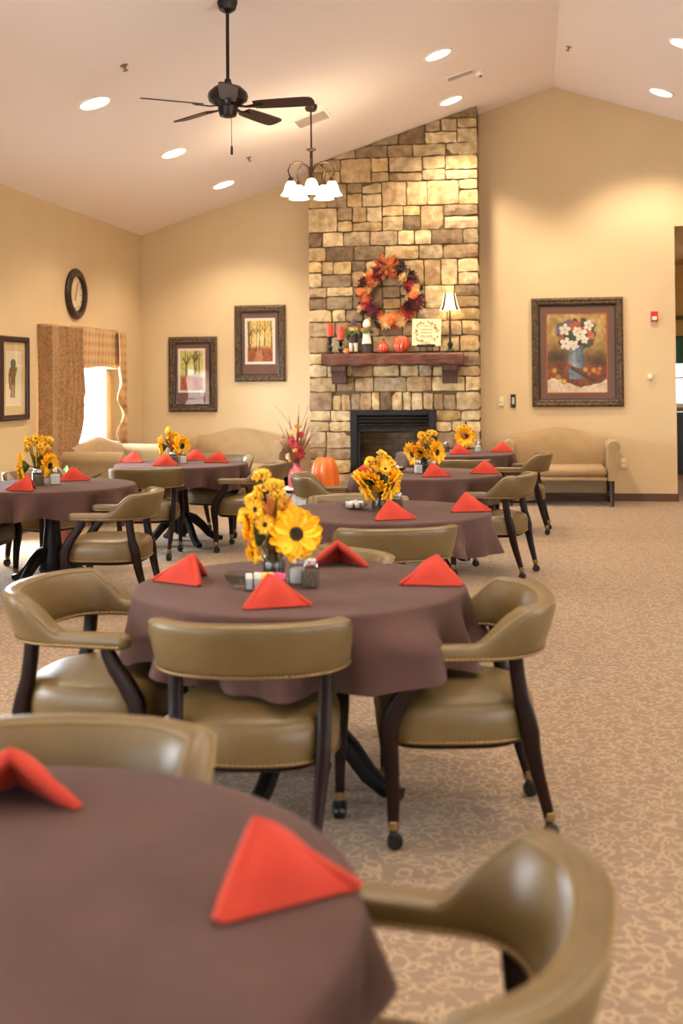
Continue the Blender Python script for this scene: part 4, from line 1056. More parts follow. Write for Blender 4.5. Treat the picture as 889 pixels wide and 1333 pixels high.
def make_chair():
    t = thing('dining_armchair', 'x', 'chair', (0, 0, 0), 0, 'olive leather dining armchairs')
    m = M(); n = len(CP)
    rings = [cring(0, .35, -.026), cring(0, .72, -.020), cring(0, .92, -.010)] + [cring(i) for i in range(n)] + [cring(n - 1, .92, .010), cring(n - 1, .72, .020), cring(n - 1, .35, .026)]
    m.loft(rings); bk = m.build('backrest', MT['leather'], t, ang=75)
    pts = []; pts2 = []
    for i in range(n):
        x, y, s = CP[i]; d = min(s, CL - s)
        if d < .225: continue
        r = cring(i); pts.append(Vector(r[3]) + (Vector(r[3]) - Vector(r[13])).normalized() * .001); pts2.append(Vector(r[7]) + (Vector(r[7]) - Vector(r[17])).normalized() * .001)
    pm = M().tube(pts, .0035, 6).tube(pts2, .0028, 6); pm.build('piping', MT['piping'], bk)
    def beads(path, name):
        d = [0]
        for p, q in zip(path, path[1:] + path[:1]): d.append(d[-1] + (Vector(q) - Vector(p)).length)
        nb = int(d[-1] / .0165); pts = []; rr = []; j = 0; pp = path + path[:1]
        for k in range(nb * 3):
            sd = d[-1] * k / (nb * 3)
            while d[j + 1] < sd: j += 1
            pts.append(Vector(pp[j]).lerp(Vector(pp[j + 1]), (sd - d[j]) / max(1e-9, d[j + 1] - d[j]))); rr.append((.0018, .0052, .0052)[k % 3])
        M().tube(pts, rr, 6, loop=True).build(name, MT['brass'], t, ang=80)
    lo = []; li = []
    for i in range(n):
        x, y, s = CP[i]; zb, zt, h, k = cprof(s); nx, ny, tx, ty = cnorm(i); o = h - .0005
        lo.append((x + nx * o, y + ny * o, zb + .012)); li.append((x - nx * o, y - ny * o, zb + .012))
    beads(lo + li[::-1], 'back_nail_trim')
    # seat nails follow
    def outline(sc_, z, nseg=56):
        P_ = []
        for k in range(nseg):
            a = 2 * PI * k / nseg; c, sn = math.cos(a), math.sin(a); e_ = 2 / 4.2 if sn > 0 else 2 / 2.7
            P_.append((.268 * sc_ * math.copysign(abs(c) ** e_, c), .012 + .262 * sc_ * math.copysign(abs(sn) ** e_, sn), z))
        return P_
    beads([(p[0] * 1.004, p[1] * 1.004, p[2]) for p in outline(1.0, .338, 120)], 'seat_nail_trim')
    m = M(); m.loft([outline(.955, .327), outline(.995, .331), outline(1.0, .345), outline(1.012, .39), outline(1.005, .425), outline(.97, .448), outline(.9, .462), outline(.75, .474), outline(.5, .482), outline(.25, .486), outline(.04, .487)])
    m.build('seat', MT['leather'], t, ang=75)
    m = M(); m.loft([outline(.88, .308), outline(.90, .311), outline(.92, .327)]); m.build('seat_frame', MT['mahog'], t)
    for s in (-1, 1):
        pts = [(s * .272, .135, .606), (s * .272, .14, .58), (s * .273, .165, .535), (s * .274, .205, .485), (s * .275, .238, .43), (s * .275, .25, .38), (s * .272, .247, .32), (s * .267, .24, .25), (s * .264, .236, .16), (s * .262, .237, .075)]
        rr = [(.020, .024), (.020, .024), (.021, .026), (.022, .029), (.023, .031), (.023, .031), (.022, .029), (.020, .025), (.018, .021), (.016, .018)]
        lg = M().tube(pts, rr, 12, ref=(1, 0, 0), sq=4).build('leg', MT['mahog'], t, ang=50)
        caster((s * .262, .237), lg)
        pts = [(s * .232, -.165, .606), (s * .232, -.17, .55), (s * .230, -.182, .47), (s * .228, -.20, .41), (s * .226, -.212, .36), (s * .220, -.218, .30), (s * .212, -.236, .22), (s * .204, -.258, .14), (s * .198, -.275, .075)]
        rr = [(.022, .024), (.022, .024), (.022, .025), (.023, .028), (.023, .029), (.022, .027), (.020, .023), (.018, .020), (.016, .017)]
        lg = M().tube(pts, rr, 12, ref=(1, 0, 0), sq=4).build('leg', MT['mahog'], t, ang=50)
        caster((s * .198, -.275), lg)
    return t
CAST = None
def caster(p, par):
    global CAST
    if CAST is None:
        m = M(); m.lathe([(.018, .094), (.021, .09), (.0195, .066), (.012, .060), (.009, .05)], 14)
        m.box(-.021, .021, -.012, .012, .050, .057, .003, mi=1); m.box(-.025, -.021, -.014, .006, .018, .055, .001, mi=1); m.box(.021, .025, -.014, .006, .018, .055, .001, mi=1)
        k = len(m.f)
        m.lathe([(.010, -.02), (.022, -.02), (.0265, -.012), (.027, 0), (.0265, .012), (.022, .02), (.010, .02)], 18, X=T(0, -.006, .027) @ Matrix.Rotation(PI / 2, 4, 'Y'), mi=1)
        CAST = m.mesh('caster', [MT['brass'], MT['rubber']])
    link('caster', CAST, par, (p[0], p[1], 0))
def rz_to(fx, fy): return math.atan2(fy, fx) - PI / 2     # chair faces local +y
CHAIRS = [
    ((-.225, 1.64), (-1, .12), 'blurred foreground olive leather armchair at the aisle side of the nearest table'),
    ((-.94, 2.10), (.12, -1), 'olive leather armchair across the nearest table, facing the camera, only its back top showing'),
    ((-.89, 3.66), (-.14, .99), 'olive leather armchair with its back squarely to the camera at the second table'),
    ((-1.54, 4.02), (.99, -.07), 'olive leather armchair turned side-on at the window side of the second table'),
    ((-.262, 3.99), (-.985, -.17), 'olive leather armchair shown side-on, legs and all, at the aisle side of the second table'),
    ((-.93, 4.70), (-.45, -.9), 'armchair behind the second table, only a pale strip of its back top showing'),
    ((-.73, 5.90), (-.34, .94), 'olive armchair with its back to the camera at the third table'),
    ((-1.06, 7.00), (.1, -1), 'armchair on the far side of the third table, only a thin back edge showing'),
    ((-.30, 9.02), (-.96, .26), 'olive armchair at the aisle side of the fourth table, rear casters showing'),
    ((-1.53, 8.85), (.98, .22), 'olive armchair in front of the pink vase and floor pumpkin, facing the fourth table'),
    ((-.13, 11.5), (-1, .06), 'olive armchair at the aisle side of the farthest table, before the floral-picture settee'),
    ((-.67, 10.76), (0, 1), 'olive armchair with its back to the camera at the farthest table, before the fireplace'),
    ((-2.78, 7.42), (-.99, -.1), 'olive armchair at the inner side of the near window-side table, facing the window wall'),
    ((-4.10, 8.00), (1, .05), 'shadowed armchair at the picture edge on the wall side of the near window-side table'),
    ((-3.92, 8.98), (.9, -.43), 'olive armchair behind the near window-side table, its curved back by the green plant'),
    ((-3.27, 9.56), (-.24, .97), 'olive armchair with its back to the camera at the far window-side table'),
    ((-2.50, 10.08), (-1, .0), 'olive armchair at the inner side of the far window-side table, facing the window wall'),
    ((-3.05, 11.0), (-.1, -1), 'armchair on the far side of the far window-side table, mostly hidden'),
]
c0 = make_chair()
for k, ((x, y), (fx, fy), lab) in enumerate(CHAIRS):
    if k == 0: c0.location = (x, y, 0); c0.rotation_euler = (0, 0, rz_to(fx, fy)); c0['label'] = lab
    else: dup(c0, (x, y, 0), rz_to(fx, fy), lab)

# ------------------------------------------------------------------ tables and cloths
TABLES = [  # x, y, cloth turn, seed, where, pedestal turn
    (-.85, 1.56, .35, 1, 'the nearest table, in the foreground', .3), (-.85, 4.2, -.72, 2, 'the second table, with the large sunflowers', 1.28), (-.84, 6.6, .5, 3, 'the third table', .2),
    (-.85, 9.3, .25, 4, 'the fourth table, before the fireplace', .6), (-.78, 11.95, .6, 5, 'the farthest table, nearest the chimney', .3),
    (-3.50, 8.08, .3, 6, 'the near window-side table', 1.19), (-3.19, 10.28, .55, 7, 'the far window-side table', .7)]
TZ = .745; TR = .60
def make_table():
    t = thing('round_table', 'x', 'table', (0, 0, 0), 0, 'round pedestal dining tables')
    M().lathe([(TR - .004, TZ - .03), (TR, TZ - .024), (TR, TZ - .006), (TR - .005, TZ), (.001, TZ)], 64).build('tabletop', MT['black'], t)
    M().lathe([(.20, TZ - .06), (.20, TZ - .03)], 28).build('mounting_plate', MT['black'], t)
    M().lathe([(.05, .10), (.085, .13), (.095, .20), (.07, .30), (.055, .45), (.06, .60), (.09, .68), (.12, TZ - .06)], 24).build('column', MT['black'], t)
    for k in range(4):
        a = k * PI / 2; ca, sa = math.cos(a), math.sin(a)
        pts = [(.05, .26), (.12, .235), (.20, .17), (.27, .09), (.34, .045), (.40, .035)]
        M().tube([(r * ca, r * sa, z) for r, z in pts], [(.042, .03), (.042, .03), (.038, .029), (.034, .028), (.03, .028), (.022, .026)], 10, ref=(0, 0, 1), sq=3).build('foot', MT['black'], t)
    return t
tb = make_table()
def cloth(x, y, turn, seed, bumps=()):
    rl = random.Random(seed); m = M(); n = 200; R = TR + .012; rings = []; zt = TZ + .004
    ph = [rl.uniform(0, 6.28) for _ in range(8)]
    for r in (.001, .2, .4, .52, R - .03): rings.append([(r * math.cos(2 * PI * k / n), r * math.sin(2 * PI * k / n), zt) for k in range(n)])
    for r, z in ((R - .012, zt - .001), (R - .003, zt - .005), (R, zt - .013)): rings.append([(r * math.cos(2 * PI * k / n), r * math.sin(2 * PI * k / n), z) for k in range(n)])
    S = 9
    def hang(a):
        q = max(abs(math.cos(a - turn)), abs(math.sin(a - turn)))
        return min(.205, .765 / q - .60 + .008 * math.sin(3 * a + ph[0])) + (.03 if bumps else 0)
    for j in range(1, S + 1):
        v = j / S; ring = []
        for k in range(n):
            a = 2 * PI * k / n; h = hang(a); d = h * v
            fold = math.sin(11 * a + ph[1] + .8 * math.sin(2 * a + ph[2])) * .6 + math.sin(17 * a + ph[3] + .9 * math.sin(3 * a + ph[5])) * .4
            cor = max(0, (h - .2) / .1)
            r = R + d * .08 + fold * .05 * (v ** 1.2) * (h / .2) * 1.7 + cor * .02 * v * math.cos(4 * (a - turn) + PI) * .5
            for ba, bw, bo in bumps:      # where the cloth lies over a chair arm
                dd = (a - ba + PI) % (2 * PI) - PI; g = math.exp(-(dd / bw) ** 2); r += bo * g * sstep(0, .5, v)
            ring.append((r * math.cos(a), r * math.sin(a), zt - .013 - d * (.985 - .02 * fold)))
        rings.append(ring)
    m.loft(rings, caps=False)
    c = len(m.v); m.add([(0, 0, zt)], []); 
    return m.mesh('tablecloth', MT['cloth'], ang=80)
for k, (x, y, turn, seed, where, pt) in enumerate(TABLES):
    lab = 'round dark pedestal table under a brown cloth, ' + where
    if k == 0: tb.location = (x, y, 0); tb.rotation_euler = (0, 0, pt); tb['label'] = lab
    else: dup(tb, (x, y, 0), pt, lab)
    o = link('tablecloth', cloth(x, y, turn, seed, ((-.80, .20, .15),) if k == 1 else ()), None, (x, y, 0)); tag(o, 'dark brown cloth draped over ' + where, 'tablecloth', 'brown tablecloths')
CZ = TZ + .0045

# ------------------------------------------------------------------ napkins
def napkin_mesh(seed):
    m = M(); rl = random.Random(seed)
    A = Vector((0, .0, .106)); Nn = Vector((0, .135, .006))
    for s in (-1, 1):
        L_ = Vector((s * .118, -.035, .006)); nrm = ((Nn - A).cross(L_ - A)).normalized()
        if nrm.x * s < 0: nrm = -nrm
        for layer, (off, k) in enumerate(((0.0, 1.0), (-.014, .93))):
            def pt(u, v, o):
                p = A.lerp(L_, u); q = A.lerp(Nn, u); pp = q.lerp(p, v)
                bulge = .016 * math.sin(PI * v) * math.sin(PI * min(1, u * 1.05)) + .010 * math.sin(PI * v * .5) * u * 0
                pp = pp * 1.0 + nrm * (bulge + off + o)
                if layer: pp = Vector((pp.x * .92, pp.y * .93 + .004, pp.z * .94))
                pp.z = max(pp.z, .001 + .002 * layer); return pp
            nu, nv = 10, 10
            V = [pt(i / nu, j / nv, 0) for j in range(nv + 1) for i in range(nu + 1)] + [pt(i / nu, j / nv, -.007) for j in range(nv + 1) for i in range(nu + 1)]
            w = nu + 1; o2 = (nu + 1) * (nv + 1); F = []
            for j in range(nv):
                for i in range(nu):
                    a = j * w + i; F.append((a, a + 1, a + w + 1, a + w)); F.append((o2 + a, o2 + a + w, o2 + a + w + 1, o2 + a + 1))
            for i in range(nu):
                F.append((i, o2 + i, o2 + i + 1, i + 1)); a = nv * w + i; F.append((a, a + 1, o2 + a + 1, o2 + a))
            for j in range(nv):
                a = j * w; F.append((a, a + w, o2 + a + w, o2 + a)); a = j * w + nu; F.append((a, o2 + a, o2 + a + w, a + w))
            m.add(V, F)
        # rolled fold along the open edge
        m.tube([A + (L_ - A) * t + Vector((0, -.003, 0)) + nrm * -.008 for t in (.02, .25, .5, .75, .97)], [.010, .011, .012, .012, .009], 8)
    m.tube([A + Vector((0, .002, -.010)), A.lerp(Nn, .5) + Vector((0, 0, -.006)), Nn + Vector((0, 0, .002))], [.007, .008, .006], 8)
    m.v = [(a, b, max(c, .0006)) for a, b, c in m.v]
    return m.mesh('cloth_napkin', MT['napkin'], ang=70, fixn=True)
NM = [napkin_mesh(1)]
NAP = [((-.40, 1.68), -1.5, 'folded red napkin in the foreground on the aisle side of the nearest table'), ((-.92, 1.94), 0.35, 'folded red napkin cut by the picture edge on the nearest table'),
       ((-1.27, 4.20), 1.75, 'folded red napkin on the window side of the second table'), ((-.87, 3.80), -1.75, 'folded red napkin in front of the sweetener caddy on the second table'), ((-.36, 4.28), 2.18, 'folded red napkin on the aisle side of the second table'), ((-.78, 4.62), 0.15, 'folded red napkin behind the large sunflower on the second table'),
       ((-.76, 6.22), -1.75, 'folded red napkin in front of the creamer dish on the third table'), ((-.37, 6.64), -1.9, 'folded red napkin on the aisle side of the third table'),
       ((-1.30, 9.32), 2.1, 'folded red napkin on the far-left side of the fourth table by the fireplace'), ((-.76, 8.98), -1.75, 'folded red napkin before the sunflowers on the fourth table'), ((-.37, 9.30), 2.18, 'folded red napkin on the aisle side of the fourth table'),
       ((-.73, 11.72), -1.9, 'folded red napkin beside the single sunflower on the farthest table'), ((-.30, 12.10), 2.18, 'folded red napkin on the settee side of the farthest table'),
       ((-3.49, 7.63), 1.9, 'folded red napkin before the flowers on the near window-side table'), ((-3.48, 8.43), -1.7, 'folded red napkin behind the shakers on the near window-side table'),
       ((-3.68, 10.37), 2.18, 'folded red napkin at the window end of the far window-side table'), ((-3.25, 9.98), -1.9, 'folded red napkin at the near edge of the far window-side table'), ((-3.18, 10.68), 2.6, 'folded red napkin behind the flowers on the far window-side table'), ((-2.87, 10.40), 2.2, 'folded red napkin at the inner end of the far window-side table')]
for (x, y), rz, lab in NAP:
    o = link('cloth_napkin', NM[0], None, (x, y, CZ), (0, 0, rz), (1.08, 1.08, .98)); tag(o, lab, 'napkin', 'red folded napkins')

# ------------------------------------------------------------------ centrepieces
def petals(r, n, seed, width=.95):
    m = M(); rl = random.Random(seed)
    for L_ in range(2):
        for k in range(n):
            a = 2 * PI * (k + .5 * L_) / n + rl.uniform(-.06, .06); R2 = r * rl.uniform(.9, 1.06) * (1 if L_ == 0 else .88); w = width * 2 * PI * r * .6 / n * 1.35
            tip = rl.uniform(-.10, .16) + .08 * L_; V = []
            for t, ww, hh in ((.25, .5, .0), (.5, .95, .05), (.75, 1.0, .06), (.93, .6, .03), (1.0, .06, .0)):
                for sgn in (-1, 0, 1):
                    u = R2 * t; v = sgn * w / 2 * ww
                    V.append((u * math.cos(a) - v * math.sin(a), u * math.sin(a) + v * math.cos(a), .012 * L_ + r * (hh + tip * t * t) + (0 if sgn else -.012)))
            F = [(i * 3 + j, i * 3 + j + 1, (i + 1) * 3 + j + 1, (i + 1) * 3 + j) for i in range(4) for j in range(2)]
            m.add(V, F)
    return m
SUN = petals(.11, 16, 3, 1.3).mesh('sunflower', MT['petal'], fixn=False)
SUNC = M().lathe([(.030, -.010), (.033, .004), (.028, .013), (.015, .016), (.001, .010)], 24).mesh('flower_center', MT['fcenter'])
SUNB = M().lathe([(.004, -.05), (.018, -.04), (.042, -.018), (.05, -.006), (.03, -.002)], 16).mesh('calyx', MT['green'])
SML = petals(.034, 9, 5, 1.1).mesh('small_blossom', MT['small'], fixn=False)
SMLC = M().sphere((0, 0, .004), (.009, .009, .007), 10, 6).mesh('blossom_eye', MT['fcenter'])
def bouquet(label, loc, suns, smalls, spikes, zb=.03, sc_=1.0, seed=1):
    t = thing('sunflower_bouquet', label, 'flowers', loc, 0, 'sunflower bouquets on the tables')
    rl = random.Random(seed)
    for (p, d, s) in suns:
        p = Vector(p); d = Vector(d).normalized()
        f = link('sunflower', SUN, t, p, (d.to_track_quat('Z', 'Y') @ Euler((0, 0, rl.uniform(0, 6))).to_quaternion()).to_euler(), s)
        link('flower_center', SUNC, f); link('calyx', SUNB, f)
        q = p - d * .05 * s
        M().tube([q, q.lerp(Vector((0, 0, zb)), .35) - d * .03 + Vector((0, 0, .02)), Vector((rl.uniform(-.012, .012), rl.uniform(-.012, .012), zb))], .004, 6).build('stem', MT['green'], t)
    for (p, d, s) in smalls:
        p = Vector(p); d = Vector(d).normalized()
        f = link('small_blossom', SML, t, p, d.to_track_quat('Z', 'Y').to_euler(), s); link('blossom_eye', SMLC, f)
        M().tube([p - d * .004, p.lerp(Vector((0, 0, zb)), .4) + Vector((0, 0, .02)), Vector((rl.uniform(-.01, .01), rl.uniform(-.01, .01), zb))], .0022, 5).build('stem', MT['green'], t)
    lm = M()
    for (p, d, l) in spikes:
        p = Vector(p); d = Vector(d).normalized(); X = along(d, p); w = l * .28
        lm.add([(-.002, 0, 0), (-w / 2, .004, l * .35), (-w * .38, .002, l * .7), (0, 0, l), (w * .38, .002, l * .7), (w / 2, .004, l * .35), (.002, 0, 0), (0, -.006, l * .4), (0, -.004, l * .7)],
               [(0, 1, 7), (1, 2, 8, 7), (2, 3, 8), (3, 4, 8), (4, 5, 7, 8), (5, 6, 7), (0, 7, 6)], 0, None, X)
        lm.tube([p, p.lerp(Vector((0, 0, zb)), .5), Vector((0, 0, zb))], .002, 5)
    lm.build('amber_leaves', MT['leafo'], t, fixn=False)
    return t
VASE = M().lathe([(.040, 0), (.043, .006), (.043, .075), (.040, .09), (.032, .10), (.032, .12), (.035, .124), (.032, .124), (.029, .118), (.029, .10), (.037, .088), (.040, .075), (.040, .008), (.001, .006)], 24).mesh('glass', MT['jar'])
VASEW = M().lathe([(.0385, .0075), (.0385, .06), (.001, .06)], 20).mesh('water', glassmat('vase_water', tint=(.86, .90, .92), clear=.9))
def vase(label, x, y, s=1.0):
    t = thing('glass_vase', label, 'vase', (x, y, CZ), 0, 'glass jar vases'); t.scale = (s, s, s)
    link('glass', VASE, t); link('water', VASEW, t); return t
def rnd_bouquet(seed, nsun, nsm, back=False, H=.2):
    rl = random.Random(seed); S, Q, K = [], [], []
    for k in range(nsun):
        a = -PI / 2 + (k - (nsun - 1) / 2) * 1.25 + rl.uniform(-.2, .2); S.append(((.085 * math.cos(a), .085 * math.sin(a), H - .02 + rl.uniform(-.02, .02)), (math.cos(a), math.sin(a), .15), rl.uniform(.72, .88)))
    for k in range(nsm):
        a = rl.uniform(0, 2 * PI); r = rl.uniform(.02, .09); Q.append(((r * math.cos(a), r * math.sin(a), H + rl.uniform(.04, .13)), (math.cos(a) * .6, math.sin(a) * .6 - .5, .7), rl.uniform(.8, 1.15)))
    for k in range(7):
        a = rl.uniform(0, 2 * PI); K.append(((.03 * math.cos(a), .03 * math.sin(a), H - .06), (math.cos(a) * .6, math.sin(a) * .6, 1), rl.uniform(.10, .16)))
    return S, Q, K
BQ = {}
vase('glass jar vase of large sunflowers on the second table', -.955, 4.22)
bouquet('large sunflower bouquet with one big bloom facing forward on the second table', (-.955, 4.22, CZ),
        [((.10, -.07, .19), (.30, -.85, .10), .90), ((-.065, -.03, .175), (-1, -.15, -.15), .95), ((.03, .10, .19), (.2, 1, .25), .9)],
        [((-.055, -.05, .275), (-.2, -1, .2), 1.25), ((-.012, -.085, .225), (.1, -1, .1), 1.15), ((.045, .0, .285), (.3, -.5, .6), 1.1), ((-.075, .01, .31), (-.3, -.2, .9), 1.2), ((-.045, .02, .345), (-.2, -.1, 1), 1.1), ((.005, .0, .36), (.1, -.2, 1), 1.15), ((-.05, .02, .395), (-.1, -.2, 1), 1.1), ((.02, -.02, .33), (.2, -.4, .8), 1.0), ((-.10, -.04, .25), (-.7, -.6, .3), 1.0), ((-.06, -.06, .12), (-.4, -1, -.4), 1.0)],
        [((-.01, -.01, .2), (.1, -.2, 1), .16), ((.01, 0, .2), (.5, -.1, 1), .17), ((.03, 0, .2), (.9, 0, 1), .13), ((-.02, 0, .2), (-.3, .1, 1), .16), ((0, -.02, .18), (-.1, -.5, 1), .14)], seed=2)
vase('glass jar vase of sunflowers on the third table', -.87, 6.60, 1.05)
bouquet('sunflower bouquet with drooping blooms on the third table', (-.87, 6.60, CZ),
        [((.075, -.05, .155), (.95, -.25, -.45), .95), ((-.075, -.05, .15), (-.9, -.3, -.6), .95), ((-.03, -.06, .175), (-.5, -.6, -.85), .85), ((0, .09, .18), (0, 1, .2), .85)],
        *rnd_bouquet(31, 0, 10, H=.20)[1:], seed=3)
vase('glass jar vase of sunflowers on the fourth table', -.86, 9.36)
bouquet('sunflower bouquet before the firebox on the fourth table', (-.86, 9.36, CZ),
        [((.10, -.04, .165), (.85, -.55, -.05), .92), ((-.09, -.05, .15), (-.75, -.6, -.4), .92), ((-.02, -.07, .175), (-.3, -.6, -.9), .8), ((.0, .09, .19), (0, 1, .2), .85)],
        *rnd_bouquet(37, 0, 11, H=.20)[1:], seed=4)
vase('small glass vase of a single sunflower on the farthest table', -.68, 12.02)
bouquet('single forward-facing sunflower on the farthest table', (-.68, 12.02, CZ),
        [((.0, -.04, .165), (.05, -1, .08), 1.05), ((.0, .06, .17), (0, 1, .2), .8)], *rnd_bouquet(41, 0, 5, H=.15)[1:], seed=5)
vase('glass jar vase of flowers on the near window-side table', -3.62, 8.10)
bouquet('tall golden bouquet on the near window-side table', (-3.62, 8.10, CZ),
        [((-.10, -.04, .13), (-.95, -.3, -.1), 1.0), ((.10, -.03, .14), (.95, -.3, -.2), .9), ((0, .08, .17), (0, 1, .2), .8)],
        *rnd_bouquet(43, 0, 16, H=.21)[1:], seed=6)
vase('glass jar vase of flowers on the far window-side table', -3.27, 10.30)
bouquet('golden sunflower bouquet on the far window-side table', (-3.27, 10.30, CZ),
        [((.09, -.05, .16), (.85, -.5, -.2), .95), ((-.10, -.04, .15), (-.95, -.3, -.1), .95), ((0, .08, .18), (0, 1, .2), .8)],
        *rnd_bouquet(47, 0, 9, H=.18)[1:], seed=7)
# shakers
SG = M(); SG.loft([[(r * math.cos(PI / 4 * k + PI / 8), r * math.sin(PI / 4 * k + PI / 8), z) for k in range(8)] for r, z in ((.026, 0), (.030, .004), (.030, .055), (.022, .075), (.02, .078))]); SG = SG.mesh('glass', MT['jar'], ang=20)
def shk(label, x, y, fillm, s=1.0):
    t = thing('table_shaker', label, 'shaker', (x, y, CZ), 0, 'glass salt and pepper shakers'); t.scale = (s, s, s)
    link('glass', SG, t)
    M().loft([[(r * math.cos(PI / 4 * k + PI / 8), r * math.sin(PI / 4 * k + PI / 8), z) for k in range(8)] for r, z in ((.0245, .004), (.0275, .006), (.0275, .052), (.02, .058))]).build('contents', fillm, t, ang=20)
    M().lathe([(.022, .074), (.022, .088), (.016, .094), (.001, .096)], 18).build('cap', MT['steel'], t)
shk('glass pepper shaker in front of the big sunflower on the second table', -.80, 4.13, MT['pepper'], 1.15)
shk('glass salt shaker tucked behind the pepper on the second table', -.86, 4.20, MT['salt'], 1.05)
shk('glass pepper shaker beside the vase on the third table', -.765, 6.63, MT['pepper'], 1.1)
shk('glass salt shaker behind the vase on the third table', -.79, 6.73, MT['salt'], 1.1)
shk('glass salt shaker before the vase on the fourth table', -.90, 9.24, MT['salt'], 1.2)
shk('glass shaker right of the vase on the fourth table', -.78, 9.27, MT['salt'], 1.1)
shk('glass salt shaker beside the single sunflower on the farthest table', -.55, 12.0, MT['salt'], 1.2)
shk('glass pepper shaker at the far side of the single sunflower on the farthest table', -.88, 12.05, MT['pepper'], 1.1)
shk('glass salt shaker beside the tall golden bouquet, near window-side table', -3.47, 8.06, MT['salt'], 1.35)
shk('glass pepper shaker in front of the tall golden bouquet, near window-side table', -3.56, 7.98, MT['pepper'], 1.3)
shk('glass salt shaker beside the bouquet on the far window-side table', -3.16, 10.22, MT['salt'], 1.2)
shk('glass pepper shaker before the bouquet on the far window-side table', -3.24, 10.19, MT['pepper'], 1.2)
# sweetener caddy with packets
t = thing('sweetener_caddy', 'low clear caddy holding sweetener packets on the second table', 'caddy', (-.945, 4.06, CZ), .12)
m = M()
for q in ((-.075, .075, -.032, -.029, .0, .045), (-.075, .075, .029, .032, .0, .045), (-.075, -.072, -.03, .03, .0, .045), (.072, .075, -.03, .03, .0, .045), (-.075, .075, -.032, .032, 0, .004)): m.box(*q)
m.build('tray', MT['jar'], t, smooth=False)
PK = {k: M().box(-.0115, .0115, -.004, .004, 0, .058, .002).mesh('sweetener_packet', MT[k]) for k in ('wpk', 'yel', 'pink')}
for dx, kd, lab in ((-.060, 'wpk', 'white sweetener packet at the window end of the caddy'), (-.035, 'wpk', 'white sweetener packet second from the window end of the caddy'), (-.011, 'yel', 'yellow sweetener packet in the middle of the caddy'), (.012, 'yel', 'yellow sweetener packet next to the pink ones'), (.036, 'pink', 'pink sweetener packet next to the yellow'), (.059, 'pink', 'pink sweetener packet at the aisle end of the caddy')):
    o = link('sweetener_packet', PK[kd], None, (-.945 + dx * .99, 4.06 + dx * .12 - .012 + .02 * (abs(dx) < .05), CZ + .005), (.12, 0, .12 + dx)); tag(o, lab, 'packet', 'sweetener packets in the caddy')
t = thing('glass_bowl', 'small clear glass bowl behind the caddy on the second table', 'bowl', (-1.06, 4.12, CZ))
M().lathe([(.03, 0), (.032, .004), (.055, .03), (.062, .05), (.059, .05), (.05, .03), (.03, .008), (.001, .006)], 24).build('glass', MT['jar'], t)
for i, (x, y, wh, nn) in enumerate(((-1.02, 6.66, 'the third table', 7), (-1.10, 9.42, 'the fourth table', 5))):
    t = thing('creamer_dish', 'shallow dish of creamer cups on ' + wh, 'dish', (x, y, CZ))
    M().lathe([(.04, 0), (.045, .004), (.075, .02), (.082, .034), (.079, .034), (.07, .022), (.042, .008), (.001, .007)], 24).build('dish', MT['jar'] if i == 0 else MT['rubber'], t)
    if i == 0: CUP = M().lathe([(.013, 0), (.019, .024), (.022, .026), (.021, .028), (.001, .028)], 14).mesh('creamer_cup', MT['wpk'])
    for k in range(nn):
        a = k * 2 * PI / (nn - 1); r = .042 if k < nn - 1 else 0
        o = link('creamer_cup', CUP, None, (x + r * math.cos(a), y + r * math.sin(a), CZ + .0085 + (.014 if r == 0 else .004)), (.25 * math.sin(a), -.25 * math.cos(a), 0))
        tag(o, 'white creamer cup heaped in the dish on ' + wh, 'creamer', 'creamer cups on ' + wh)

# ------------------------------------------------------------------ hearth pieces
pumpkin('tall orange floor pumpkin beside the fireplace', (-2.47, 13.72, 0), .36, .60, MT['pumpk'], ribs=9, sl=.06)
t = thing('plant_stand', 'small white-topped patterned stand under the pink vase', 'stand', (-2.75, 13.42, 0))
M().box(-.17, .17, -.17, .17, .215, .24, .006).build('top', MT['trimw'], t)
M().box(-.13, .13, -.13, .13, .0, .175, .006).build('body', MT['standb'], t)
M().box(-.11, .11, -.11, .11, .17, .218).build('shadow_band', MT['dark'], t, smooth=False)  # dark block standing in for the shadow band under the top
t = thing('pink_vase', 'glossy pink vase on the white stand beside the fireplace', 'vase', (-2.75, 13.42, .24))
M().lathe([(.085, 0), (.10, .01), (.105, .08), (.10, .16), (.075, .21), (.045, .235), (.038, .26), (.045, .285), (.038, .285), (.03, .26), (.035, .24), (.06, .2)], 30, caps=False).build('body', MT['pinkv'], t)
M().lathe([(.084, .001), (.001, .002)], 30, caps=False).build('base', MT['pinkv'], t)
t = thing('floral_arrangement', 'tall red and yellow flower arrangement with dry grasses in the pink vase', 'flowers', (-2.75, 13.42, .44))
rl = random.Random(8)
g = M()
for k in range(26):
    a = rl.uniform(0, 2 * PI); l = rl.uniform(.35, .68); sp = rl.uniform(.05, .24); d = Vector((sp * math.cos(a), sp * math.sin(a) * .7, l))
    g.tube([(0, 0, 0), (d.x * .35, d.y * .35, l * .5), (d.x * .8, d.y * .8, l * .85), tuple(d)], [.003, .003, .008 if k % 2 else .004, .0015], 5)
g.build('dry_grass', MT['grass'], t)
g = M()
for a, b in ((-.5, .78), (.35, .80), (.1, .82)): g.tube([(0, 0, .2), (.1 * a, 0, .5), (.35 * a, -.02, .68), (.5 * a - .02, -.02, .78)], .0018, 5)
g.build('curly_twigs', MT['twig'], t)
RB = blossom(.075, 9, 3, .45, .85, seed=12)
RBm = RB.mesh('red_blossom', MT['redp'], fixn=False)
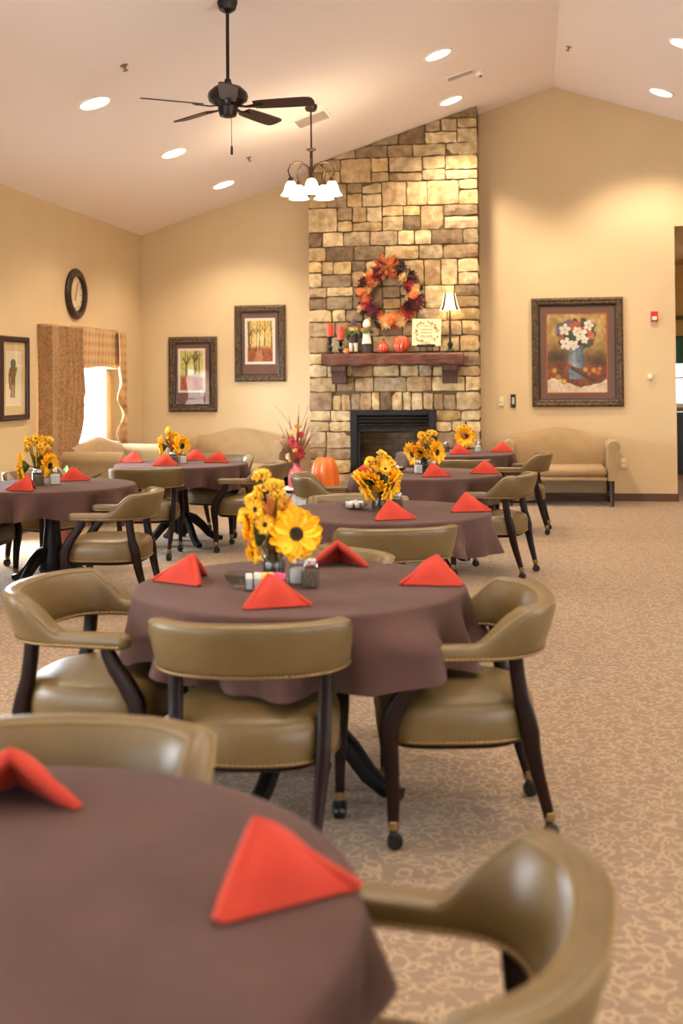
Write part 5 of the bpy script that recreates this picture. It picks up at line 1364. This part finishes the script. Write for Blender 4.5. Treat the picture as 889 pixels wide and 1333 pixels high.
for p, d, s, mm in (((.0, -.08, .30), (0, -1, .3), 1.0, RBm), ((.05, -.07, .20), (.3, -1, .1), 1.05, RBm), ((-.05, -.07, .36), (-.4, -1, .4), .8, RBm), ((.06, -.05, .42), (.4, -1, .5), .7, RBm), ((.0, -.09, .25), (0, -1, .2), .55, WM['cream']), ((-.09, -.06, .17), (-.6, -1, 0), .6, WM['cream']), ((-.02, -.06, .46), (0, -1, .6), .7, WM['cream']), ((.02, -.07, .52), (.1, -1, .7), .5, WM['orange']), ((-.07, -.04, .13), (-.7, -1, 0), .5, WM['cream'])):
    f = link('blossom', mm, t, p, Vector(d).to_track_quat('Z', 'Y').to_euler(), s); M().sphere((0, 0, .012), (.014, .014, .010), 8, 6).build('eye', MT['fcenter'], f)
lm = M()
for k in range(26):
    a = rl.uniform(0, 2 * PI); z = rl.uniform(.1, .5); X = along((math.cos(a), math.sin(a), .5), (.03 * math.cos(a), .03 * math.sin(a), z)); l = .11; w = .04
    lm.add([(0, 0, 0), (-w / 2, 0, l * .4), (0, 0, l), (w / 2, 0, l * .4), (0, -.006, l * .4)], [(0, 1, 4), (1, 2, 4), (2, 3, 4), (3, 0, 4)], 0, None, X)
lm.build('leaves', MT['greenl'], t, fixn=False)

# green potted plant by the window-side tables
t = thing('potted_plant', 'leafy green plant in a pot between the window-side tables', 'plant', (-4.25, 9.95, 0))
M().lathe([(.11, 0), (.15, .22), (.17, .24), (.17, .28), (.15, .28), (.14, .22), (.10, .03)], 26, caps=True).build('pot', MT['pot'], t)
lm = M(); rl = random.Random(14)
for k in range(90):
    a = rl.uniform(0, 2 * PI); el = rl.uniform(.2, 1.4); l0 = rl.uniform(.15, .42); c = Vector((math.cos(a) * math.cos(el) * l0 * 1.2, math.sin(a) * math.cos(el) * l0, .27 + math.sin(el) * l0))
    X = along((math.cos(a), math.sin(a), rl.uniform(-.2, .7)), c, rl.uniform(-.5, .5)); l = rl.uniform(.10, .17); w = l * .4
    lm.add([(0, 0, 0), (-w / 2, 0, l * .4), (-w * .35, .01, l * .75), (0, .02, l), (w * .35, .01, l * .75), (w / 2, 0, l * .4), (0, -.012, l * .4), (0, 0, l * .75)], [(0, 1, 6), (1, 2, 7, 6), (2, 3, 7), (3, 4, 7), (4, 5, 6, 7), (5, 0, 6)], 0, None, X)
    lm.tube([(0, 0, .24), tuple(c * .6 + Vector((0, 0, .12))), tuple(c)], .003, 5)
lm.build('foliage', MT['greenl'], t, fixn=False)
# corridor furniture glimpsed past the wall end
t = thing('console_cabinet', 'black console cabinet glimpsed in the corridor under the bright window', 'cabinet', (2.75, 18.7, 0))
M().box(-.75, .75, -.28, .2, .92, .97, .006).build('top', MT['rubber'], t)
M().box(-.7, .7, -.25, .2, .08, .92, .004).build('carcass', MT['dark'], t)
for s in (-1, 0, 1):
    d = M().box(s * .46 - .21, s * .46 + .21, -.268, -.25, .14, .88, .006).build('door', MT['rubber'], t); M().sphere((s * .46 + .16, -.28, .55), .014).build('knob', MT['brass'], d)
M().box(-.66, .66, -.22, .18, 0, .08).build('plinth', MT['rubber'], t, smooth=False)
t = thing('corridor_drape', 'teal curtain strip over the corridor window', 'curtain', (2.85, 18.96, 0))
M().grid(60, 6, lambda u, v: (-.85 + 1.7 * u, -.06 + .02 * math.sin(u * 70), 1.72 + .42 * v)).build('swag', MT['teal'], t, ang=80)
M().tube([(-.9, -.05, 2.15), (.9, -.05, 2.15)], .015, 8).build('rod', MT['fan'], t)
t = thing('wall_shelf', 'dark wood ledge high on the corridor wall', 'shelf', (2.8, YEND, 2.42))
M().box(-.95, .95, -.2, 0, 0, .05, .006).build('board', MT['corbel'], t)
for s in (-.7, .7): M().box(s - .03, s + .03, -.16, 0, -.14, 0, .004).build('bracket', MT['corbel'], t)

# ------------------------------------------------------------------ light
for (x, y, _), W in zip(LAMPS, (110, 110, 120, 120, 230, 190, 120)): spot(x, y, W)
for x, y, W in ((-3.62, 7.1, 90), (-3.62, 5.0, 90), (-3.62, 2.8, 80), (-.88, 9.26, 100), (-.88, 7.1, 100), (-.88, 5.0, 100), (-.88, 2.8, 90), (1.49, 9.26, 90), (1.49, 7.1, 90), (1.49, 5.0, 90), (1.49, 2.8, 90), (-3.62, .7, 40), (1.49, .7, 105), (4.0, 11.5, 60), (4.0, 7.1, 60), (4.0, 2.8, 60)):
    spot(x, y, W, 116, .7)
def area(loc, d, w, h, W, col):
    l = bpy.data.lights.new('window_daylight', 'AREA'); l.shape = 'RECTANGLE'; l.size = w; l.size_y = h; l.energy = W; l.color = col
    o = bpy.data.objects.new('window_daylight', l); COL.objects.link(o); o.location = loc; o.rotation_euler = Vector(d).to_track_quat('-Z', 'Z').to_euler(); return o
COOL = (.78, .89, 1.0)
for h, W in zip(UNSEEN_LEFTW, (55, 75)): area((XL + .02, (h[0] + h[1]) / 2, (h[2] + h[3]) / 2), (1, 0, 0), h[1] - h[0] - .1, h[3] - h[2] - .1, W, COOL)  # fill light at the added windows beside the camera
area((XL - 1.5, 9.6, 2.6), (1, .05, -.75), 3.0, 2.0, 900, (.74, .87, 1.0))     # area lamp as sky outside the unseen glass door
area((XL - 1.2, (WIN[0] + WIN[1]) / 2 + .3, 1.75), (1, -.1, -.2), 3.4, 2.4, 1500, (.72, .86, 1.0))
for h in UNSEEN_FW: area(((h[0] + h[1]) / 2, YF + .02, (h[2] + h[3]) / 2), (0, 1, 0), h[1] - h[0] - .1, h[3] - h[2] - .1, 8, COOL)  # weak fill at the added windows behind the camera
for a, b in ((-2.5, .5), (3.0, 6.0)): area((XRW - .02, (a + b) / 2, 1.45), (-1, 0, 0), b - a - .1, 1.8, 25, COOL)  # fill light at the added right-hand windows
def point(loc, W, r, col=(1, .74, .42)):
    l = bpy.data.lights.new('lamp_and_fill', 'POINT'); l.energy = W; l.color = col; l.shadow_soft_size = r
    o = bpy.data.objects.new('lamp_and_fill', l); COL.objects.link(o); o.location = loc
point((CX, CY, 3.36), 18, .12); point((CX, CY, 3.62), 1.2, .05); point((-.955, YM, MZ + .605), 16, .03)
point((3.2, 16.6, 2.2), 25, .15)  # added light to brighten the corridor, no fixture there

w = bpy.data.worlds.new('daylight'); sc.world = w; w.use_nodes = True
bg = w.node_tree.nodes['Background']; bg.inputs[0].default_value = (.93, .97, 1, 1); bg.inputs[1].default_value = 7.0

# ------------------------------------------------------------------ camera
cam = bpy.data.cameras.new('camera'); co = bpy.data.objects.new('camera', cam); COL.objects.link(co); sc.camera = co
F_, YAW, PIT, ROL, CYP = 1501.76, .1627, .0189, -.0079, 466.94
r = Vector((math.cos(YAW), math.sin(YAW), 0)); f = Vector((-math.sin(YAW), math.cos(YAW), 0)); u = Vector((0, 0, 1))
f, u = f * math.cos(PIT) + u * math.sin(PIT), u * math.cos(PIT) - f * math.sin(PIT)
r, u = r * math.cos(ROL) + u * math.sin(ROL), u * math.cos(ROL) - r * math.sin(ROL)
X = Matrix((( r.x, u.x, -f.x, 0), (r.y, u.y, -f.y, 0), (r.z, u.z, -f.z, 1.5), (0, 0, 0, 1)))
co.matrix_world = X
cam.sensor_fit = 'VERTICAL'; cam.sensor_height = 36; cam.sensor_width = 36; cam.lens = F_ / 1333 * 36
cam.shift_y = -(666.5 - CYP) / 1333
cam.dof.use_dof = True; cam.dof.focus_distance = 8.3; cam.dof.aperture_fstop = 2.5
cam.clip_end = 100
sc.view_settings.view_transform = 'Standard'; sc.view_settings.look = 'None'; sc.view_settings.gamma = 1; sc.view_settings.use_curve_mapping = False
sc.view_settings.exposure = 0.6
sc.cycles.max_bounces = 8; sc.cycles.diffuse_bounces = 5; sc.cycles.transparent_max_bounces = 16
sc.cycles.sample_clamp_indirect = 4.0; sc.cycles.caustics_reflective = False; sc.cycles.caustics_refractive = False
